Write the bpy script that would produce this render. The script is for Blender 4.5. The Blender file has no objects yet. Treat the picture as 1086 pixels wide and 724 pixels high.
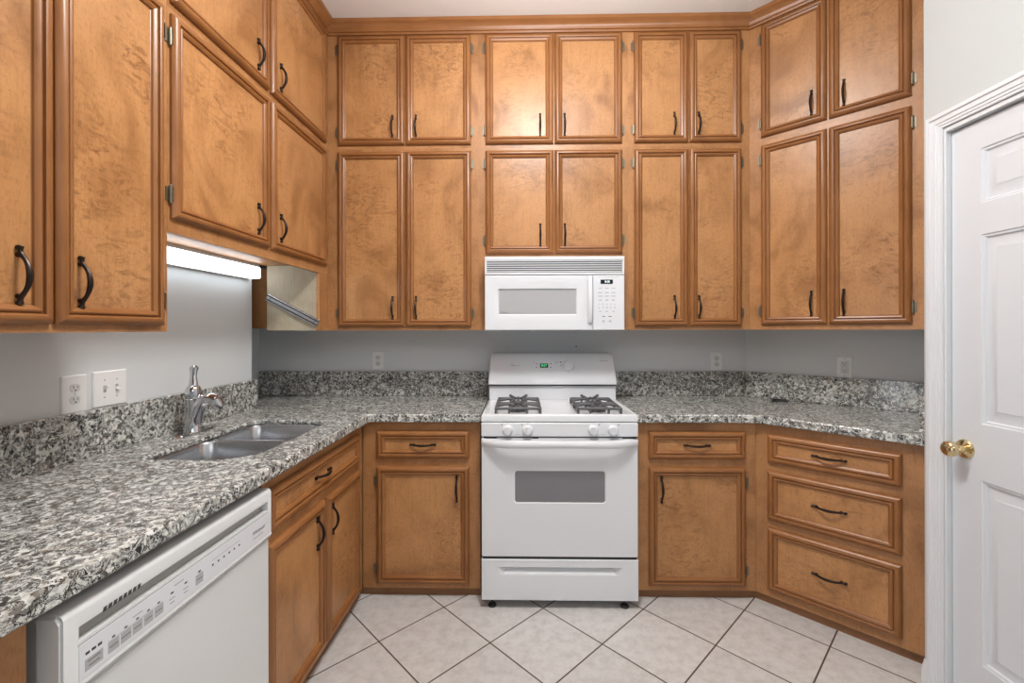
import bpy, math, random
from mathutils import Vector, Matrix
from mathutils.geometry import tessellate_polygon
random.seed(7)
SC = bpy.context.scene
COL = SC.collection
PI = math.pi

# ------------------------------------------------------------------ camera, world, lights, exposure
H = 1.345
cam_d = bpy.data.cameras.new('camera'); cam = bpy.data.objects.new('camera', cam_d); COL.objects.link(cam)
cam_d.sensor_width = 36.0; cam_d.lens = 36.0 * 472.0 / 1086.0
cam_d.shift_y = -13.5 / 1086.0
cam_d.clip_start = 0.05
cam.matrix_world = Matrix.Translation((0, 0, H)) @ Matrix.Rotation(0.0188, 4, 'Z') @ Matrix.Rotation(PI / 2, 4, 'X') @ Matrix.Rotation(-0.0019, 4, 'Z')
SC.camera = cam
SC.view_settings.view_transform = 'Standard'
try: SC.view_settings.look = 'None'
except Exception: pass
SC.view_settings.gamma = 1.0; SC.view_settings.use_curve_mapping = False
SC.view_settings.exposure = -0.12

world = bpy.data.worlds.new('world'); SC.world = world; world.use_nodes = True
bg = world.node_tree.nodes['Background']
bg.inputs[0].default_value = (0.92, 0.97, 1.0, 1); bg.inputs[1].default_value = 0.32

def area(name, loc, target, sx, sy, power, color=(1, 1, 1)):
    l = bpy.data.lights.new(name, 'AREA'); l.shape = 'RECTANGLE'; l.size = sx; l.size_y = sy; l.energy = power; l.color = color
    o = bpy.data.objects.new(name, l); COL.objects.link(o); o.location = loc
    o.rotation_euler = (Vector(target) - Vector(loc)).to_track_quat('-Z', 'Y').to_euler()
    return o
area('ceiling_light', (0.135, 1.15, 3.03), (0.135, 1.15, 0), 0.40, 0.40, 40, (1.0, 0.98, 0.96))
pl = bpy.data.lights.new('ceiling_fill_point', 'POINT'); pl.energy = 8; pl.color = (1.0, 0.975, 0.95); pl.shadow_soft_size = 0.14  # weak second point lamp, added to brighten the ceiling
po = bpy.data.objects.new('ceiling_fill_point', pl); COL.objects.link(po); po.location = (0.135, 1.30, 2.88)
area('window_daylight', (-2.9, -1.35, 1.25), (1.7, 2.3, 1.1), 0.75, 2.0, 44, (0.86, 0.92, 1.0))
area('fill_light_behind', (0.4, -1.6, 2.9), (0.2, 2.2, 1.0), 1.6, 1.2, 18, (0.97, 0.98, 1.0))  # soft fill added from behind the camera, not a fixture of the room
area('added_uplight', (0.2, 1.3, 2.62), (0.2, 1.45, 3.07), 1.0, 0.35, 26, (0.98, 0.98, 1.0))  # unseen uplight added under the ceiling, stands in for bounced light

# ------------------------------------------------------------------ materials
def new_mat(name):
    m = bpy.data.materials.new(name); m.use_nodes = True
    nt = m.node_tree; b = nt.nodes['Principled BSDF']
    return m, nt, b
def N(nt, t, **kw):
    n = nt.nodes.new(t)
    for k, v in kw.items(): setattr(n, k, v)
    return n
def L(nt, a, b): nt.links.new(a, b)
def plain(name, col, rough=0.5, metal=0.0, bump=0.0, bscale=60, spec=None, coat=0.0):
    m, nt, b = new_mat(name)
    b.inputs['Base Color'].default_value = (*col, 1); b.inputs['Roughness'].default_value = rough; b.inputs['Metallic'].default_value = metal
    if spec is not None: b.inputs['Specular IOR Level'].default_value = spec
    if coat: b.inputs['Coat Weight'].default_value = coat; b.inputs['Coat Roughness'].default_value = 0.1
    tc = N(nt, 'ShaderNodeTexCoord'); no = N(nt, 'ShaderNodeTexNoise'); no.inputs['Scale'].default_value = bscale; no.inputs['Detail'].default_value = 3
    L(nt, tc.outputs['Object'], no.inputs['Vector'])
    if bump:
        bp = N(nt, 'ShaderNodeBump'); bp.inputs['Strength'].default_value = bump; bp.inputs['Distance'].default_value = 0.002
        L(nt, no.outputs['Fac'], bp.inputs['Height']); L(nt, bp.outputs[0], b.inputs['Normal'])
    mr = N(nt, 'ShaderNodeMapRange'); mr.inputs[3].default_value = max(rough - 0.012, 0.0); mr.inputs[4].default_value = min(rough + 0.012, 1)
    L(nt, no.outputs['Fac'], mr.inputs[0]); L(nt, mr.outputs[0], b.inputs['Roughness'])
    return m
def ramp(nt, stops):
    r = N(nt, 'ShaderNodeValToRGB'); e = r.color_ramp.elements
    while len(e) > 1: e.remove(e[-1])
    e[0].position = stops[0][0]; e[0].color = (*stops[0][1], 1)
    for p, c in stops[1:]:
        x = e.new(p); x.color = (*c, 1)
    return r

def wood(name, light, dark, grain=(9, 9, 0.9), burl=0.0, rough=0.33, tone=1.0):
    m, nt, b = new_mat(name)
    tc = N(nt, 'ShaderNodeTexCoord'); oi = N(nt, 'ShaderNodeObjectInfo')
    cmb = N(nt, 'ShaderNodeCombineXYZ'); mul = N(nt, 'ShaderNodeMath', operation='MULTIPLY'); mul.inputs[1].default_value = 37.0
    L(nt, oi.outputs['Random'], mul.inputs[0])
    for i in range(3): L(nt, mul.outputs[0], cmb.inputs[i])
    add = N(nt, 'ShaderNodeVectorMath', operation='ADD'); L(nt, tc.outputs['Object'], add.inputs[0]); L(nt, cmb.outputs[0], add.inputs[1])
    mp = N(nt, 'ShaderNodeMapping'); mp.inputs['Scale'].default_value = grain; L(nt, add.outputs[0], mp.inputs[0])
    n1 = N(nt, 'ShaderNodeTexNoise'); n1.inputs['Scale'].default_value = 7; n1.inputs['Detail'].default_value = 6; n1.inputs['Roughness'].default_value = 0.65; n1.inputs['Distortion'].default_value = 0.6
    L(nt, mp.outputs[0], n1.inputs['Vector'])
    kk = 0.22 if burl else 0.4
    r1 = ramp(nt, [(0.26, tuple(a * (1 - kk) + c * kk for a, c in zip(light, dark))), (0.5, light), (0.75, tuple(min(1, a * 1.05) for a in light))])
    L(nt, n1.outputs['Fac'], r1.inputs[0])
    cur = r1.outputs[0]
    # broad tonal clouds
    n2 = N(nt, 'ShaderNodeTexNoise'); n2.inputs['Scale'].default_value = 4.5; n2.inputs['Detail'].default_value = 3; n2.inputs['Distortion'].default_value = 1.2
    mp2 = N(nt, 'ShaderNodeMapping'); mp2.inputs['Scale'].default_value = (1.0, 1.0, 0.75); L(nt, add.outputs[0], mp2.inputs[0]); L(nt, mp2.outputs[0], n2.inputs['Vector'])
    r2 = ramp(nt, [(0.30, (0.60, 0.53, 0.46)), (0.45, (0.87, 0.84, 0.80)), (0.60, (1.03, 1.03, 1.03))]); L(nt, n2.outputs['Fac'], r2.inputs[0])
    mx = N(nt, 'ShaderNodeMixRGB', blend_type='MULTIPLY'); mx.inputs[0].default_value = 0.85 if burl else 0.5
    L(nt, cur, mx.inputs[1]); L(nt, r2.outputs[0], mx.inputs[2]); cur = mx.outputs[0]
    if burl:
        mp3 = N(nt, 'ShaderNodeMapping'); mp3.inputs['Scale'].default_value = (1.2, 1.2, 2.4); mp3.inputs['Rotation'].default_value = (0, 0.6, 0); L(nt, add.outputs[0], mp3.inputs[0])
        n3 = N(nt, 'ShaderNodeTexNoise'); n3.inputs['Scale'].default_value = 11; n3.inputs['Detail'].default_value = 8; n3.inputs['Roughness'].default_value = 0.72; n3.inputs['Distortion'].default_value = 2.2
        L(nt, mp3.outputs[0], n3.inputs['Vector'])
        n4 = N(nt, 'ShaderNodeTexNoise'); n4.inputs['Scale'].default_value = 3.4; n4.inputs['Detail'].default_value = 2
        off = N(nt, 'ShaderNodeVectorMath', operation='ADD'); off.inputs[1].default_value = (5.3, 2.1, 8.8); L(nt, add.outputs[0], off.inputs[0]); L(nt, off.outputs[0], n4.inputs['Vector'])
        a = ramp(nt, [(0.34, (1, 1, 1)), (0.52, (0, 0, 0))]); L(nt, n3.outputs['Fac'], a.inputs[0])
        c = ramp(nt, [(0.45, (0.12, 0.12, 0.12)), (0.62, (1, 1, 1))]); L(nt, n4.outputs['Fac'], c.inputs[0])
        mm = N(nt, 'ShaderNodeMath', operation='MULTIPLY'); L(nt, a.outputs[0], mm.inputs[0]); L(nt, c.outputs[0], mm.inputs[1])
        m2 = N(nt, 'ShaderNodeMath', operation='MULTIPLY'); m2.inputs[1].default_value = burl; L(nt, mm.outputs[0], m2.inputs[0])
        mx2 = N(nt, 'ShaderNodeMixRGB'); L(nt, m2.outputs[0], mx2.inputs[0]); L(nt, cur, mx2.inputs[1]); mx2.inputs[2].default_value = (*dark, 1); cur = mx2.outputs[0]
        # fine flecks along the grain
        mp5 = N(nt, 'ShaderNodeMapping'); mp5.inputs['Scale'].default_value = (120, 120, 40); L(nt, add.outputs[0], mp5.inputs[0])
        n5 = N(nt, 'ShaderNodeTexNoise'); n5.inputs['Scale'].default_value = 1.6; n5.inputs['Detail'].default_value = 2; L(nt, mp5.outputs[0], n5.inputs['Vector'])
        r5 = ramp(nt, [(0.30, (0.80, 0.76, 0.70)), (0.48, (1, 1, 1))]); L(nt, n5.outputs['Fac'], r5.inputs[0])
        mx5 = N(nt, 'ShaderNodeMixRGB', blend_type='MULTIPLY'); mx5.inputs[0].default_value = 0.8; L(nt, cur, mx5.inputs[1]); L(nt, r5.outputs[0], mx5.inputs[2]); cur = mx5.outputs[0]
    # door to door tone shift
    hs = N(nt, 'ShaderNodeHueSaturation'); mr = N(nt, 'ShaderNodeMapRange'); mr.inputs[3].default_value = 0.93 * tone; mr.inputs[4].default_value = 1.06 * tone
    L(nt, oi.outputs['Random'], mr.inputs[0]); L(nt, mr.outputs[0], hs.inputs['Value']); L(nt, cur, hs.inputs['Color'])
    L(nt, hs.outputs[0], b.inputs['Base Color'])
    b.inputs['Roughness'].default_value = rough
    b.inputs['Specular IOR Level'].default_value = 0.45
    bp = N(nt, 'ShaderNodeBump'); bp.inputs['Strength'].default_value = 0.06; bp.inputs['Distance'].default_value = 0.002
    L(nt, n1.outputs['Fac'], bp.inputs['Height']); L(nt, bp.outputs[0], b.inputs['Normal'])
    return m

WL = (0.50, 0.246, 0.096); WD = (0.20, 0.080, 0.028)
M = {}
M['panel'] = wood('birch_burl_panel', WL, WD, burl=0.85)
M['frame'] = wood('stained_maple_frame', (0.31, 0.127, 0.040), (0.19, 0.065, 0.02), tone=1.0, rough=0.3)
M['frame_h'] = wood('stained_maple_rail', (0.31, 0.127, 0.040), (0.19, 0.065, 0.02), grain=(0.9, 9, 9), rough=0.3)
M['case'] = wood('birch_face_frame', (0.46, 0.222, 0.088), WD, burl=0.4, rough=0.36)
M['side'] = wood('birch_side_panel', (0.40, 0.19, 0.075), (0.16, 0.07, 0.03), burl=0.3, rough=0.5)
M['ply'] = wood('raw_plywood', (0.43, 0.375, 0.275), (0.28, 0.235, 0.16), grain=(14, 14, 1.2), rough=0.6)
M['under'] = wood('white_underside', (0.74, 0.69, 0.60), (0.6, 0.52, 0.42), rough=0.6)
M['toe'] = wood('stained_toe_board', (0.26, 0.125, 0.055), (0.12, 0.05, 0.02), grain=(0.9, 9, 9), rough=0.55)
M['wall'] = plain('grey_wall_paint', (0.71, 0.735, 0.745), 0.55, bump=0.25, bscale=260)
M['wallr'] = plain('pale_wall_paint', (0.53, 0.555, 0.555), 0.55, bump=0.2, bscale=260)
M['ceil'] = plain('ceiling_paint', (0.88, 0.87, 0.845), 0.8, bump=0.3, bscale=180)
M['trim'] = plain('white_trim_paint', (0.71, 0.725, 0.745), 0.32)
M['doorp'] = plain('white_door_paint', (0.66, 0.68, 0.71), 0.34)
M['white'] = plain('white_enamel', (0.76, 0.775, 0.80), 0.16)
M['white2'] = plain('white_plastic', (0.74, 0.755, 0.785), 0.3)
M['dishw'] = plain('white_painted_steel', (0.72, 0.73, 0.73), 0.28)
M['pocket'] = plain('grey_recess_plastic', (0.40, 0.39, 0.37), 0.5)
M['grey'] = plain('grey_print', (0.13, 0.13, 0.135), 0.5)
M['lgrey'] = plain('light_grey_button', (0.44, 0.44, 0.44), 0.45)
M['mid'] = plain('pale_grey_print', (0.34, 0.34, 0.35), 0.45)
M['black'] = plain('black_plastic', (0.012, 0.012, 0.013), 0.35)
M['dark'] = plain('dark_gap', (0.03, 0.03, 0.03), 0.7)
M['bronze'] = plain('oil_rubbed_bronze', (0.035, 0.024, 0.02), 0.34, metal=0.75)
M['hinge'] = plain('antique_brass_hinge', (0.23, 0.20, 0.145), 0.42, metal=0.85)
M['brass'] = plain('polished_brass', (0.72, 0.58, 0.33), 0.10, metal=1.0)
M['chrome'] = plain('chrome', (0.62, 0.63, 0.65), 0.08, metal=1.0)
M['iron'] = plain('grey_cast_iron', (0.085, 0.085, 0.09), 0.55, bump=0.2, bscale=300)
M['ovenglass'] = plain('grey_oven_glass', (0.20, 0.20, 0.215), 0.09, coat=0.3)
M['rubber'] = plain('black_rubber', (0.015, 0.015, 0.015), 0.6)
M['plate'] = plain('ivory_white_plate', (0.86, 0.86, 0.85), 0.3)
M['slot'] = plain('dark_slot', (0.05, 0.05, 0.05), 0.6)
M['socket'] = plain('white_socket', (0.70, 0.70, 0.69), 0.35)

def emit(name, col, st):
    m, nt, b = new_mat(name)
    b.inputs['Base Color'].default_value = (*col, 1); b.inputs['Emission Color'].default_value = (*col, 1); b.inputs['Emission Strength'].default_value = st
    return m
M['tube'] = emit('lit_diffuser', (0.88, 0.95, 1.0), 6.5)
M['green'] = emit('green_digits', (0.10, 0.9, 0.35), 0.8)
M['pale'] = emit('pale_digits', (0.75, 0.85, 0.9), 0.8)
M['dispg'] = plain('dark_green_display', (0.005, 0.035, 0.018), 0.2)
M['dispb'] = plain('dark_display', (0.012, 0.014, 0.018), 0.2)

def make_steel():
    m, nt, b = new_mat('brushed_steel')
    b.inputs['Metallic'].default_value = 1.0; b.inputs['Base Color'].default_value = (0.52, 0.53, 0.55, 1); b.inputs['Roughness'].default_value = 0.27
    tc = N(nt, 'ShaderNodeTexCoord'); mp = N(nt, 'ShaderNodeMapping'); mp.inputs['Scale'].default_value = (8, 300, 300); L(nt, tc.outputs['Object'], mp.inputs[0])
    no = N(nt, 'ShaderNodeTexNoise'); no.inputs['Scale'].default_value = 2; L(nt, mp.outputs[0], no.inputs['Vector'])
    bp = N(nt, 'ShaderNodeBump'); bp.inputs['Strength'].default_value = 0.08; bp.inputs['Distance'].default_value = 0.001; L(nt, no.outputs['Fac'], bp.inputs['Height']); L(nt, bp.outputs[0], b.inputs['Normal'])
    return m
M['steel'] = make_steel()

def make_micglass():
    m, nt, b = new_mat('perforated_window_screen')
    tc = N(nt, 'ShaderNodeTexCoord'); v = N(nt, 'ShaderNodeTexVoronoi'); v.inputs['Scale'].default_value = 420; v.inputs['Randomness'].default_value = 0.0
    L(nt, tc.outputs['Object'], v.inputs['Vector'])
    r = ramp(nt, [(0.25, (0.24, 0.24, 0.25)), (0.5, (0.44, 0.44, 0.45))]); L(nt, v.outputs['Distance'], r.inputs[0]); L(nt, r.outputs[0], b.inputs['Base Color'])
    b.inputs['Roughness'].default_value = 0.12
    return m
M['micglass'] = make_micglass()

def make_granite():
    m, nt, b = new_mat('speckled_granite')
    geo = N(nt, 'ShaderNodeNewGeometry'); P = geo.outputs['Position']
    wp = N(nt, 'ShaderNodeTexNoise'); wp.inputs['Scale'].default_value = 55; wp.inputs['Detail'].default_value = 3; L(nt, P, wp.inputs['Vector'])
    sub = N(nt, 'ShaderNodeVectorMath', operation='SUBTRACT'); sub.inputs[1].default_value = (0.5, 0.5, 0.5); L(nt, wp.outputs['Color'], sub.inputs[0])
    scl = N(nt, 'ShaderNodeVectorMath', operation='SCALE'); scl.inputs['Scale'].default_value = 0.016; L(nt, sub.outputs[0], scl.inputs[0])
    ad = N(nt, 'ShaderNodeVectorMath', operation='ADD'); L(nt, P, ad.inputs[0]); L(nt, scl.outputs[0], ad.inputs[1])
    vo = N(nt, 'ShaderNodeTexVoronoi'); vo.inputs['Scale'].default_value = 100; L(nt, ad.outputs[0], vo.inputs['Vector'])
    sep = N(nt, 'ShaderNodeSeparateColor'); L(nt, vo.outputs['Color'], sep.inputs[0])
    r1 = ramp(nt, [(0.0, (0.15, 0.145, 0.13)), (0.16, (0.27, 0.26, 0.235)), (0.30, (0.50, 0.50, 0.465)), (0.70, (0.66, 0.668, 0.63)), (1.0, (0.78, 0.785, 0.75))]); L(nt, sep.outputs[0], r1.inputs[0])
    n2 = N(nt, 'ShaderNodeTexNoise'); n2.inputs['Scale'].default_value = 41; n2.inputs['Detail'].default_value = 5; n2.inputs['Roughness'].default_value = 0.66; n2.inputs['Distortion'].default_value = 1.3; L(nt, P, n2.inputs['Vector'])
    ab = N(nt, 'ShaderNodeMath', operation='SUBTRACT'); ab.inputs[1].default_value = 0.475; L(nt, n2.outputs['Fac'], ab.inputs[0])
    ab2 = N(nt, 'ShaderNodeMath', operation='ABSOLUTE'); L(nt, ab.outputs[0], ab2.inputs[0])
    r2 = ramp(nt, [(0.025, (1, 1, 1)), (0.044, (0, 0, 0))]); L(nt, ab2.outputs[0], r2.inputs[0])
    r2b = ramp(nt, [(0.375, (1, 1, 1)), (0.41, (0, 0, 0))]); L(nt, n2.outputs['Fac'], r2b.inputs[0])
    n2c = N(nt, 'ShaderNodeTexNoise'); n2c.inputs['Scale'].default_value = 16; n2c.inputs['Detail'].default_value = 3
    L(nt, P, n2c.inputs['Vector']); r2c = ramp(nt, [(0.38, (0.55, 0.55, 0.55)), (0.52, (1, 1, 1))]); L(nt, n2c.outputs['Fac'], r2c.inputs[0])
    vm = N(nt, 'ShaderNodeMath', operation='MULTIPLY'); L(nt, r2.outputs[0], vm.inputs[0]); L(nt, r2c.outputs[0], vm.inputs[1])
    vmx = N(nt, 'ShaderNodeMath', operation='MAXIMUM'); L(nt, vm.outputs[0], vmx.inputs[0]); L(nt, r2b.outputs[0], vmx.inputs[1])
    mx = N(nt, 'ShaderNodeMixRGB'); L(nt, vmx.outputs[0], mx.inputs[0]); L(nt, r1.outputs[0], mx.inputs[1]); mx.inputs[2].default_value = (0.026, 0.026, 0.027, 1)
    n3 = N(nt, 'ShaderNodeTexNoise'); n3.inputs['Scale'].default_value = 38; n3.inputs['Detail'].default_value = 3
    o3 = N(nt, 'ShaderNodeVectorMath', operation='ADD'); o3.inputs[1].default_value = (3.1, 7.7, 1.3); L(nt, P, o3.inputs[0]); L(nt, o3.outputs[0], n3.inputs['Vector'])
    r3 = ramp(nt, [(0.60, (0, 0, 0)), (0.69, (1, 1, 1))]); L(nt, n3.outputs['Fac'], r3.inputs[0])
    k = N(nt, 'ShaderNodeMath', operation='MULTIPLY'); k.inputs[1].default_value = 0.4; L(nt, r3.outputs[0], k.inputs[0])
    mx3 = N(nt, 'ShaderNodeMixRGB'); L(nt, k.outputs[0], mx3.inputs[0]); L(nt, mx.outputs[0], mx3.inputs[1]); mx3.inputs[2].default_value = (0.24, 0.15, 0.09, 1)
    L(nt, mx3.outputs[0], b.inputs['Base Color']); b.inputs['Roughness'].default_value = 0.14; b.inputs['Specular IOR Level'].default_value = 0.5
    return m
M['granite'] = make_granite()

def make_tile():
    m, nt, b = new_mat('diagonal_ceramic_tile')
    Dg, ox, oz = 0.4794, -0.372, 2.145
    geo = N(nt, 'ShaderNodeNewGeometry'); sp = N(nt, 'ShaderNodeSeparateXYZ'); L(nt, geo.outputs['Position'], sp.inputs[0])
    def mth(op, a, bb=None):
        n = N(nt, 'ShaderNodeMath', operation=op)
        for i, x in enumerate((a, bb)):
            if x is None: continue
            if isinstance(x, (int, float)): n.inputs[i].default_value = x
            else: L(nt, x, n.inputs[i])
        return n.outputs[0]
    x = mth('SUBTRACT', sp.outputs[0], ox); y = mth('SUBTRACT', sp.outputs[1], oz)
    i = mth('DIVIDE', mth('SUBTRACT', x, y), Dg); j = mth('DIVIDE', mth('ADD', x, y), Dg)
    def edge(c): return mth('ABSOLUTE', mth('SUBTRACT', mth('FRACT', mth('ADD', c, 0.5)), 0.5))
    d = mth('MINIMUM', edge(i), edge(j))
    mr = N(nt, 'ShaderNodeMapRange'); mr.inputs[1].default_value = 0.0075; mr.inputs[2].default_value = 0.0105; L(nt, d, mr.inputs[0])
    cell = N(nt, 'ShaderNodeCombineXYZ'); L(nt, mth('FLOOR', i), cell.inputs[0]); L(nt, mth('FLOOR', j), cell.inputs[1])
    wn = N(nt, 'ShaderNodeTexWhiteNoise'); L(nt, cell.outputs[0], wn.inputs[0])
    n1 = N(nt, 'ShaderNodeTexNoise'); n1.inputs['Scale'].default_value = 22; n1.inputs['Detail'].default_value = 6; n1.inputs['Roughness'].default_value = 0.7; L(nt, geo.outputs['Position'], n1.inputs['Vector'])
    r1 = ramp(nt, [(0.3, (0.47, 0.44, 0.415)), (0.55, (0.585, 0.565, 0.545)), (0.8, (0.64, 0.625, 0.61))]); L(nt, n1.outputs['Fac'], r1.inputs[0])
    hs = N(nt, 'ShaderNodeHueSaturation'); mv = N(nt, 'ShaderNodeMapRange'); mv.inputs[3].default_value = 0.95; mv.inputs[4].default_value = 1.05; L(nt, wn.outputs[0], mv.inputs[0]); L(nt, mv.outputs[0], hs.inputs['Value']); L(nt, r1.outputs[0], hs.inputs['Color'])
    mx = N(nt, 'ShaderNodeMixRGB'); L(nt, mr.outputs[0], mx.inputs[0]); mx.inputs[1].default_value = (0.085, 0.055, 0.040, 1); L(nt, hs.outputs[0], mx.inputs[2])
    L(nt, mx.outputs[0], b.inputs['Base Color'])
    rr = N(nt, 'ShaderNodeMapRange'); rr.inputs[3].default_value = 0.8; rr.inputs[4].default_value = 0.33; L(nt, mr.outputs[0], rr.inputs[0]); L(nt, rr.outputs[0], b.inputs['Roughness'])
    bp = N(nt, 'ShaderNodeBump'); bp.inputs['Strength'].default_value = 0.5; bp.inputs['Distance'].default_value = 0.002; L(nt, mr.outputs[0], bp.inputs['Height']); L(nt, bp.outputs[0], b.inputs['Normal'])
    return m
M['tile'] = make_tile()

# ------------------------------------------------------------------ mesh helpers
class MB:
    def __init__(s): s.v = []; s.f = []; s.m = []
    def add(s, vs, fs, m=0):
        o = len(s.v); s.v += [tuple(x) for x in vs]
        for k, f in enumerate(fs):
            s.f.append(tuple(i + o for i in f)); s.m.append(m[k] if isinstance(m, list) else m)
    def box(s, x0, x1, y0, y1, z0, z1, m=0):
        vs = [(x, y, z) for x in (x0, x1) for y in (y0, y1) for z in (z0, z1)]
        s.add(vs, [(0, 1, 3, 2), (4, 6, 7, 5), (0, 4, 5, 1), (2, 3, 7, 6), (0, 2, 6, 4), (1, 5, 7, 3)], m)
    def prism(s, poly, z0, z1, m=0, holes=()):
        ar = sum(a[0] * b[1] - b[0] * a[1] for a, b in zip(poly, poly[1:] + poly[:1]))
        if ar < 0: poly = poly[::-1]
        rings = [poly] + [list(h) for h in holes]
        flat = [p for r in rings for p in r]; n = len(flat)
        tri = tessellate_polygon([[Vector((p[0], p[1], 0)) for p in r] for r in rings])
        vs = [(p[0], p[1], z0) for p in flat] + [(p[0], p[1], z1) for p in flat]
        fs = []
        for t in tri:
            a, b, c = (flat[i] for i in t)
            cr = (b[0] - a[0]) * (c[1] - a[1]) - (b[1] - a[1]) * (c[0] - a[0])
            t = tuple(t) if cr > 0 else tuple(t[::-1])
            fs.append(tuple(i + n for i in t)); fs.append(t[::-1])
        o = 0
        for k, r in enumerate(rings):
            L_ = len(r)
            ra = sum(a[0] * b[1] - b[0] * a[1] for a, b in zip(r, r[1:] + r[:1]))
            for i in range(L_):
                j = (i + 1) % L_
                q = (o + i, o + j, o + j + n, o + i + n)
                fs.append(q if (ra > 0) == (k == 0) else q[::-1])
            o += L_
        s.add(vs, fs, m)
    def loops(s, rings, m=0, cap0=False, cap1=False, closed=True, capm=None, flip=False):
        n = len(rings[0]); vs = [p for r in rings for p in r]; fs = []; ms = []
        for a in range(len(rings) - 1):
            for i in range(n if closed else n - 1):
                j = (i + 1) % n
                q = (a * n + i, a * n + j, (a + 1) * n + j, (a + 1) * n + i)
                fs.append(q[::-1] if flip else q)
                ms.append(m(a, i) if callable(m) else m)
        cm = capm if capm is not None else (m if not callable(m) else 0)
        if cap0: q = tuple(range(n)); fs.append(q if flip else q[::-1]); ms.append(cm)
        if cap1:
            b = (len(rings) - 1) * n; q = tuple(range(b, b + n)); fs.append(q[::-1] if flip else q); ms.append(cm)
        s.add(vs, fs, ms)
    def tube(s, path, rad, n=8, m=0, cap=True, flat=1.0, up=None):
        pts = [Vector(p) for p in path]; rings = []
        if not hasattr(rad, '__len__'): rad = [rad] * len(pts)
        t0 = (pts[1] - pts[0]).normalized()
        ref = Vector(up) if up else (Vector((0, 0, 1)) if abs(t0.z) < 0.9 else Vector((1, 0, 0)))
        for k, p in enumerate(pts):
            t = (pts[min(k + 1, len(pts) - 1)] - pts[max(k - 1, 0)]).normalized()
            a = t.cross(ref)
            if a.length < 1e-4: a = t.orthogonal()
            a.normalize(); b = a.cross(t).normalized(); ref = b
            rings.append([p + (a * math.cos(2 * PI * i / n) + b * math.sin(2 * PI * i / n) * flat) * rad[k] for i in range(n)])
        s.loops(rings, m, cap, cap, flip=True)
    def lathe(s, prof, n=20, mat=None, m=0, cap=True):
        mat = mat or Matrix.Identity(4)
        rings = [[mat @ Vector((r * math.cos(2 * PI * i / n), r * math.sin(2 * PI * i / n), h)) for i in range(n)] for r, h in prof]
        s.loops(rings, m, cap, cap)
    def xf(s, mat):
        s.v = [tuple(mat @ Vector(p)) for p in s.v]; return s
    def mesh(s, name, mats, smooth=35):
        me = bpy.data.meshes.new(name); me.from_pydata(s.v, [], s.f)
        for x in (mats if isinstance(mats, (list, tuple)) else [mats]): me.materials.append(x)
        me.polygons.foreach_set('material_index', s.m)
        me.update()
        if smooth:
            me.polygons.foreach_set('use_smooth', [True] * len(me.polygons)); me.set_sharp_from_angle(angle=math.radians(smooth))
        return me
    def build(s, name, mats, parent=None, loc=(0, 0, 0), rot=(0, 0, 0), bevel=0, seg=2, smooth=35, angle=30):
        o = bpy.data.objects.new(name, s.mesh(name, mats, smooth)); COL.objects.link(o)
        o.parent = parent; o.location = loc; o.rotation_euler = rot
        if bevel:
            b = o.modifiers.new('bevel', 'BEVEL'); b.width = bevel; b.segments = seg; b.limit_method = 'ANGLE'; b.angle_limit = math.radians(angle); b.harden_normals = True
        return o
def inst(me, name, parent=None, loc=(0, 0, 0), rot=(0, 0, 0)):
    o = bpy.data.objects.new(name, me); COL.objects.link(o); o.parent = parent; o.location = loc; o.rotation_euler = rot; return o
def tag(o, label, cat, group=None):
    o['label'] = label; o['category'] = cat
    if group: o['group'] = group
    return o
def empty(name, loc=(0, 0, 0), rz=0.0):
    o = bpy.data.objects.new(name, None); COL.objects.link(o); o.location = loc; o.rotation_euler = (0, 0, rz); o.empty_display_size = 0.1; return o
def struct(o): o['kind'] = 'structure'; return o
def text_mesh(txt, size, mat, name, extrude=0.0003, shear=0.0, align='CENTER'):
    c = bpy.data.curves.new('t', 'FONT'); c.body = txt; c.size = size; c.extrude = extrude; c.align_x = align; c.align_y = 'CENTER'; c.shear = shear
    t = bpy.data.objects.new('t', c); COL.objects.link(t); bpy.context.view_layer.update()
    me = bpy.data.meshes.new_from_object(t.evaluated_get(bpy.context.evaluated_depsgraph_get()))
    bpy.data.objects.remove(t); bpy.data.curves.remove(c)
    me.name = name; me.materials.clear(); me.materials.append(mat); return me
def rect(cx, cz, w, h, y): return [(cx - w / 2, y, cz - h / 2), (cx + w / 2, y, cz - h / 2), (cx + w / 2, y, cz + h / 2), (cx - w / 2, y, cz + h / 2)]
def rrect(cx, cz, w, h, y, r, k=5):
    out = []
    for sx, sz, a0 in ((1, -1, -PI / 2), (1, 1, 0), (-1, 1, PI / 2), (-1, -1, PI)):
        for i in range(k + 1):
            a = a0 + PI / 2 * i / k
            out.append((cx + sx * (w / 2 - r) + r * math.cos(a), y, cz + sz * (h / 2 - r) + r * math.sin(a)))
    return out

# runs: local x runs along the wall to the right as you face it, local y goes into the wall, wall at y = 0
class Run:
    def __init__(s, o, ang): s.o = Vector((o[0], o[1])); s.a = ang
    def w(s, x, n, z=0.0):
        c, k = math.cos(s.a), math.sin(s.a)
        return (s.o.x + c * x + k * n, s.o.y + k * x - c * n, z)
    def p(s, x, n): return s.w(x, n)[:2]
    def mat(s, x=0, n=0, z=0): return Matrix.Translation(s.w(x, n, z)) @ Matrix.Rotation(s.a, 4, 'Z')
BK = Run((0, 2.83), 0.0)
LF = Run((-1.488, 0.0), PI / 2 - 0.017)
DG = Run((1.414, 2.83), -PI / 4)
CT, CB, ST = 0.922, 0.881, 1.075
CEIL = 3.072

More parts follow.
